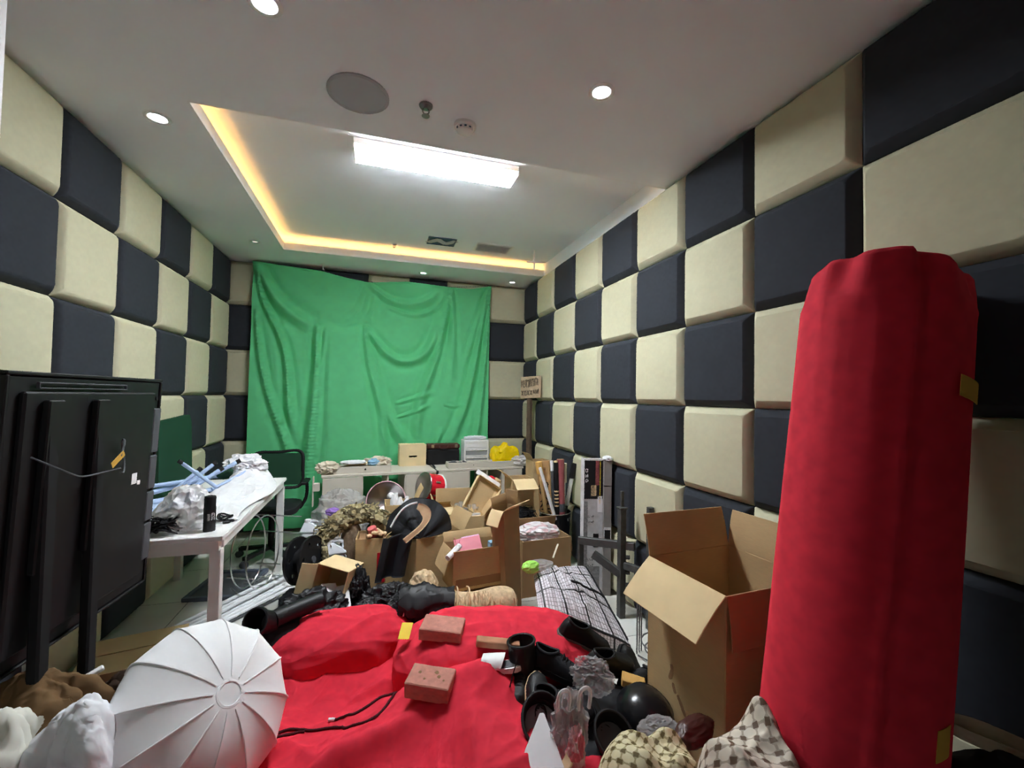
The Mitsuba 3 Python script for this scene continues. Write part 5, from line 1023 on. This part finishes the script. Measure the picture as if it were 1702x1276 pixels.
# a low black sack carries the heap
G_ = 'black shoes heaped beside the big carton'
obj('black_sack', blob((.89, 1.68, .06), (.27, .24, .16), .12, 1.4, 301, 5, .004, 10, 1.3), 'black_cloth', 'low black cloth sack beneath the heap of shoes', 'sack', smooth=True)
shoe((.64, 1.85, .155), (4, 6, 150), 'black ankle boot standing upright behind the big tan-soled boot, beside the white slipper', L=.24, laces=True, seed=1, shaft=.13)
k, M = shoe((.655, 1.71, .165), (38, 6, -14), 'large black boot with its grey lined opening facing up, front left of the shoe heap', L=.29, mats=('black_leather', 'tan'), seed=2, shaft=.075, H=.095, insole='grey_lining', sr=1.3)
shoe((1.00, 2.00, .235), (-24, 8, -104), 'black slip-on shoe tipped heel up at the top of the shoe heap', seed=3, mats=('black_leather', 'grey_sole'))
shoe((1.05, 1.84, .20), (-14, 18, -84), 'black leather shoe pointing to the carton in the middle right of the shoe heap', seed=4)
shoe((1.20, 1.91, .12), (62, 4, 12), 'black pointed shoe standing against the big carton', L=.24, seed=5)
shoe((.80, 1.84, .215), (-8, -4, -128), 'black lace-up shoe behind the upper clear bag in the middle of the shoe heap', L=.26, laces=True, seed=6, mats=('black_cloth', 'black_matte'))
shoe((.775, 1.66, .205), (4, 44, -142), 'black felt shoe lying on its side between the two clear bags', L=.25, seed=7, mats=('black_cloth', 'black_matte'))
shoe((.865, 1.60, .13), (36, -10, 8), 'black boot with a dark grey opening, in front of the patent cap', L=.28, seed=8, shaft=.08, H=.09, insole='grey_dark', sr=1.15)
shoe((1.19, 1.78, .12), (8, 14, 80), 'black shaggy slipper lying against the left wall of the big carton', L=.22, seed=9, mats=('fuzzy', 'black_matte'), cat_='slipper')
m = lathe([(.118, -.02), (.120, 0), (.115, .05), (.092, .092), (.05, .115), (0, .122), (0, .116), (.048, .109), (.088, .086), (.108, .05), (.112, 0), (.118, -.02)], 40)
k = thing('patent_cap', 'glossy black peaked cap at the front right of the shoe heap', 'cap')
CP = mat4((1.06, 1.575, .155), (22, 8, 20))
part(k, 'crown', local(CP, m), 'black_shine', smooth=50)
part(k, 'peak', local(CP, shell(np.array([[((.118 + .075 * u * math.sin(a)) * math.cos(a), -(.118 + .075 * u * math.sin(a)) * math.sin(a), .0 - .03 * u * math.sin(a)) for u in np.linspace(0, 1, 6)] for a in np.linspace(.2, 2.94, 24)]), .005)), 'black_shine', smooth=True)
part(k, 'band', local(CP, tube(np.array([(.121 * math.cos(t), .121 * math.sin(t), .004) for t in np.linspace(0, 2 * np.pi, 40)[:-1]]), .006, 7, True)), 'black_cloth')
obj('plastic_bag', blob((.865, 1.64, .325), (.075, .04, .065), .42, 2.2, 311, 5, None, -35), 'film', 'clear crumpled plastic bag lying over the shoes, upper one of two', 'bag', smooth=True)
k = thing('plastic_bag', 'clear plastic carrier bag with handles in front of the shoe heap', 'bag')
part(k, 'sack', blob((.69, 1.47, .27), (.068, .04, .12), .38, 2.2, 313, 5, None, 15), 'film', smooth=True)
for x, z in ((-.035, .11), (.045, .105)): part(k, 'handle', tube(spl([(.69 + x - .02, 1.45, .27 + z - .03), (.69 + x - .012, 1.44, .27 + z + .045), (.69 + x + .012, 1.44, .27 + z + .045), (.69 + x + .02, 1.45, .27 + z - .03)], 18), .007, 7), 'film_thick')
obj('plastic_bag', blob((1.00, 1.39, .27), (.07, .04, .03), .3, 1.8, 315, 5), 'film', 'small crumple of clear plastic between the patent cap and the patterned bag', 'bag', smooth=True)
obj('wood_block', box(.20, .05, .03, .003, (.565, 1.985, .315), (0, 6, -14)), 'wood_red', 'reddish wooden block behind the black boot at the edge of the red fold', 'block', smooth=False)
obj('wood_block', box(.10, .045, .028, .003, (.755, 1.935, .275), (0, 4, -10)), 'wood_red', 'reddish wooden block behind the lace-up shoe', 'block', smooth=False)
obj('wood_block', box(.10, .07, .03, .003, (1.11, 1.72, .21), (0, 10, -30)), 'wood_bright', 'small orange wooden block showing between the shoes and the shaggy slipper', 'block', smooth=False)
k = thing('white_slipper', 'white plastic slipper at the left edge of the shoe heap', 'slipper')
WS = mat4((.53, 1.90, .25), (6, -8, -112))
part(k, 'sole', local(WS, sole_mesh(.24, .09, .02)), 'white_paint')
stp = np.array([[(.046 * math.cos(a) * 1.02, -.07 + .10 * u + .02 * math.sin(a), .018 + .045 * math.sin(a)) for u in np.linspace(0, 1, 8)] for a in np.linspace(0, math.pi, 20)])
part(k, 'strap', local(WS, shell(stp, .006)), 'white_paint', smooth=True)
part(k, 'pad', local(WS, sole_mesh(.21, .07, .0225)), 'grey_lining')
obj('drawstring', tube(spl([(.60, 1.80, .34), (.575, 1.79, .28), (.56, 1.80, .22), (.545, 1.82, .20)], 18), .0025, 6), 'ink', 'thin black drawstring hanging over the white slipper', 'cord')
obj('paper_sheet', facing(ext(Polygon([(0, 0), (.20, .0), (.165, .10), (.125, .20), (.11, .20)]), .0015), (.455, 1.42, .16), (.88, -.42, .20), (.12, .75, .55)), 'paper', 'white paper sheet standing between the red carpet and the clear carrier bag', 'paper', smooth=False)
pk = [blob((.685, 1.41, .21), (.03, .04, .10), .35, 1.8, 321, 5, None, -25), ]
obj('plastic_wrap', cat(*pk), 'pink_film', 'crumpled red and pink plastic between the white paper and the patterned bags', 'plastic', smooth=True)
obj('tan_strap', bar((.60, 1.36, .20), (.67, 1.40, .245), .035, .010), 'tan', 'flat tan strap leaning on the crumpled pink plastic', 'strap', smooth=False)

# ------------------------------------------------------------------ patterned bags
def pattern_bag(key, label, c, sx, sy, h, rz, seed, m, dip):
    U, V = np.meshgrid(np.linspace(-1, 1, 90), np.linspace(-1, 1, 80), indexing='ij')
    r2 = np.clip(np.abs(U) ** 3.0 + np.abs(V) ** 3.0, 0, 1)
    X = sx * U; Y = sy * V; P3 = np.stack([X, Y, X * 0], -1)
    Z = h * (1 - r2 ** 1.6) ** .55 + .075 * (ridged(P3, 7.0, seed, 3, 1.8) - .45) * (1 - r2) + dip(U, V)
    Z = np.maximum(Z, .01); q = shell(np.stack([X, Y, Z], -1), .005); q.apply_transform(mat4(c, (0, 0, rz)))
    du = np.cumsum(np.r_[np.zeros((1, 80)), np.hypot(np.diff(X, axis=0), np.diff(Z, axis=0) * .7)], 0); dv = np.cumsum(np.c_[np.zeros((90, 1)), np.hypot(np.diff(Y, axis=1), np.diff(Z, axis=1) * .7)], 1)
    uv = np.stack([du.ravel(), dv.ravel()], 1); k = thing(key, label, 'bag')
    part(k, 'sack', q, m, smooth=True, uv=np.vstack([uv, uv]))
    return k
k = pattern_bag('patterned_bag', 'beige patterned bag with green-brown dots before the patent cap', (.845, 1.20, 0), .185, .15, .37, -8, 401, 'pattern_green', lambda U, V: -.03 * np.exp(-((U - .1) / .2) ** 2))
part(k, 'tape', facing(ext(Polygon([(0, 0), (.10, .0), (.105, .03), (.06, .045), (0, .04)]), .001), (.68, 1.10, .33), (.97, -.1, .2), (0, .8, .6)), 'tan', 'tan tape')
k = pattern_bag('patterned_bag', 'beige patterned bag with brown dots leaning on the red roll', (.975, .95, 0), .155, .14, .545, 12, 403, 'pattern_brown', lambda U, V: .09 * np.exp(-((U - .62) / .16) ** 2 - ((V - .2) / .35) ** 2))
obj('brown_pouch', blob((1.085, 1.30, .30), (.09, .045, .045), .14, 1.5, 405, 4, None, 14), 'brown_leather', 'dark red-brown leather pouch between the two patterned bags', 'pouch', smooth=True)

# ------------------------------------------------------------------ bricks, tape and rope on the red carpet
def brick(c, r, label, holes=0, L=.21, W=.105, H=.056):
    m = box(L, W, H, .004); m = m.subdivide().subdivide().subdivide(); v = np.array(m.vertices); v += .0025 * (meshkit.fbm(v * 60, 3, holes + 3)[:, None] - .5); m.vertices = v
    k = thing('brick', label, 'brick'); part(k, 'block', xf(m, c, r), 'brick_red', smooth=30)
    for x, y, s in ((-.05, .01, .007), (.02, .02, .009), (.035, .0, .008), (.06, -.015, .005), (-.02, -.02, .005))[:holes]:
        part(k, 'pit', local(mat4(c, r), lathe([(0, 0), (s, 0), (s, .0012), (0, .0006)], 9, (x, y, H / 2 - .0002))), 'card_dark')
brick((.335, 2.16, .325), (4, 3, -21), 'plain red brick on the broad red fold, upper one of two', 0, L=.20, W=.13)
brick((.245, 1.865, .262), (8, 2, -26), 'pitted red brick in the middle of the red carpet, lower one of two', 5, L=.185, W=.115, H=.07)
def tape_on(key, c, x, y, w, h, label): obj(key, facing(box(w, h, .0015, .0003), c, x, y), 'yellow_tape', label, 'tape', smooth=False)
tape_on('tape_strip', (.165, 2.225, .305), (.9, -.35, .05), (.35, .8, .5), .055, .085, 'yellow tape strip left of the upper brick')
tape_on('tape_strip', (-.02, 1.58, .135), (.95, .25, .1), (-.2, .7, .6), .055, .05, 'yellow tape strip at the bottom edge of the red carpet')
rp = [(-.135, 2.01, 0), (-.06, 1.98, 0), (.04, 2.02, 0), (.112, 2.03, 0), (.10, 1.97, 0), (.05, 1.88, 0), (.01, 1.83, 0), (-.06, 1.86, 0), (-.12, 1.93, 0), (-.22, 1.96, 0), (-.33, 1.99, 0), (-.37, 1.955, 0), (-.30, 1.95, 0), (-.24, 1.955, 0)]
pr_ = spl(rp, 120); pr_[:, 2] = sheetC(pr_[:, 0], pr_[:, 1]) + .010
k = thing('rope', 'thin dark rope looped on the red carpet left of the lower brick', 'rope')
part(k, 'cord', tube(pr_, .0048, 8), 'rope_dark'); part(k, 'tip', rod(pr_[0] + [.004, 0, 0], pr_[0] + [-.022, .004, .002], .0075, 12), 'paper', 'pale end knot')

# ------------------------------------------------------------------ left foreground: cloths, flat carton
k = thing('flat_carton', 'folded flat cardboard box on the floor behind the softbox', 'box')
fc = mat4((-1.16, 2.82, .09), (0, 0, 14))
part(k, 'body', local(fc, bb(-.22, .22, -.17, .15, -.088, 0, .003)), 'card_dark', smooth=False)
part(k, 'top_sheet', local(fc, xf(bb(-.24, .20, .005, .17, .001, .006, .001), (0, 0, .002), (1, 0, 0))), 'card_pale', smooth=False)
part(k, 'top_sheet', local(fc, bb(-.23, .24, -.19, -.003, .001, .006, .001)), 'card_pale', smooth=False)
obj('paper_sheet', box(.16, .07, .002, .0004, (-.98, 2.86, .105), (4, 0, 24)), 'paper', 'white paper corner on the flat cardboard box beside the softbox', 'paper', smooth=False)
obj('dark_crate', bb(-1.30, -.74, 1.36, 1.70, 0, .30, .01), 'black_matte', 'low dark case under the white and brown cloths in the left corner', 'case', smooth=False)
def drape(key, label, c, sx, sy, h, rz, seed, m, amp=.045, f=4.0, shp=2.2):
    U, V = np.meshgrid(np.linspace(-1, 1, 80), np.linspace(-1, 1, 80), indexing='ij'); a = np.arctan2(V, U); R = np.maximum(np.abs(U), np.abs(V))
    rr = R * (.82 + .22 * np.sin(a * 3 + seed) + .08 * np.sin(a * 7 + 2 * seed)); X = sx * rr * np.cos(a); Y = sy * rr * np.sin(a)
    P3 = np.stack([X * 1.0 + .5 * Y, Y - .5 * X, X * 0], -1)
    Z = h * (1 - R ** shp) + amp * (ridged(P3 + seed, f * 2.6, seed, 3, 1.8) - .42) * (1 - R ** 6) + .004
    GG = np.stack([X, Y, Z], -1); NN = np.cross(np.gradient(GG, axis=0), np.gradient(GG, axis=1)); NN /= np.linalg.norm(NN, axis=-1, keepdims=True) + 1e-9
    GG = GG + NN * (.034 * (ridged(GG * [1, 1, .45] + seed, 13, seed + 1, 3, 2.2) - .35) * (1 - R ** 4))[..., None]; GG[..., 2] = np.maximum(GG[..., 2], .002); q = shell(GG, .006); q.apply_transform(mat4(c, (0, 0, rz)))
    return obj(key, q, m, label, 'cloth', smooth=True)
drape('brown_cloth', 'brown cloth spread behind the white cloths in the left corner', (-.99, 1.755, .42), .25, .10, .12, -6, 5, 'brown_cloth', .05, 3.5)
drape('brown_cloth', 'dark brown cloth between the screen stand and the softbox', (-.80, 1.83, .30), .13, .09, .17, 10, 8, 'brown_dark', .05, 4)
drape('white_cloth', 'cream white cloth at the left edge of the picture', (-.98, 1.62, .36), .135, .11, .15, 20, 12, 'cream_white', .07, 4.5)
drape('white_cloth', 'white cloth draped down beside the softbox', (-.80, 1.62, .36), .125, .13, .15, -25, 15, 'white_cloth', .06, 4.5)
drape('dark_cloth', 'dark grey cloth at the bottom left corner under the white cloths', (-.86, 1.46, .26), .16, .11, .12, -10, 19, 'grey_dark', .05, 4)
obj('white_tip', box(.08, .025, .012, .003, (-.875, 1.80, .515), (0, -20, 30)), 'white_paint', 'white sliver of plastic beside the right post of the screen stand', 'plastic', smooth=False)
obj('navy_cloth', blob((-.74, 1.72, .38), (.06, .05, .10), .15, 1.5, 441, 4, None), 'navy', 'navy cloth tucked between the white cloth and the softbox', 'cloth', smooth=True)
# ------------------------------------------------------------------ right corner behind the roll
obj('dark_bundle', blob((1.60, .70, .20), (.105, .24, .33), .08, 1.3, 451, 5, .004), 'black_matte', 'dark bundle on the floor between the red roll and the right wall', 'bundle', smooth=True)
k = thing('beige_straps', 'beige cloth straps lying on the dark bundle right of the red roll', 'straps')
part(k, 'strap', shell(np.array([[p + np.array([0, w * .5, w]) for w in (-.02, 0, .02)] for p in spl([(1.57, .86, .55), (1.60, .82, .56), (1.65, .77, .55), (1.695, .72, .535)], 14)]), .008), 'tan_pale', smooth=True)
part(k, 'strap', shell(np.array([[p + np.array([0, w * .5, w]) for w in (-.015, 0, .015)] for p in spl([(1.565, .85, .545), (1.585, .80, .54), (1.62, .75, .535), (1.66, .70, .525)], 14)]), .008), 'tan_pale', smooth=True)
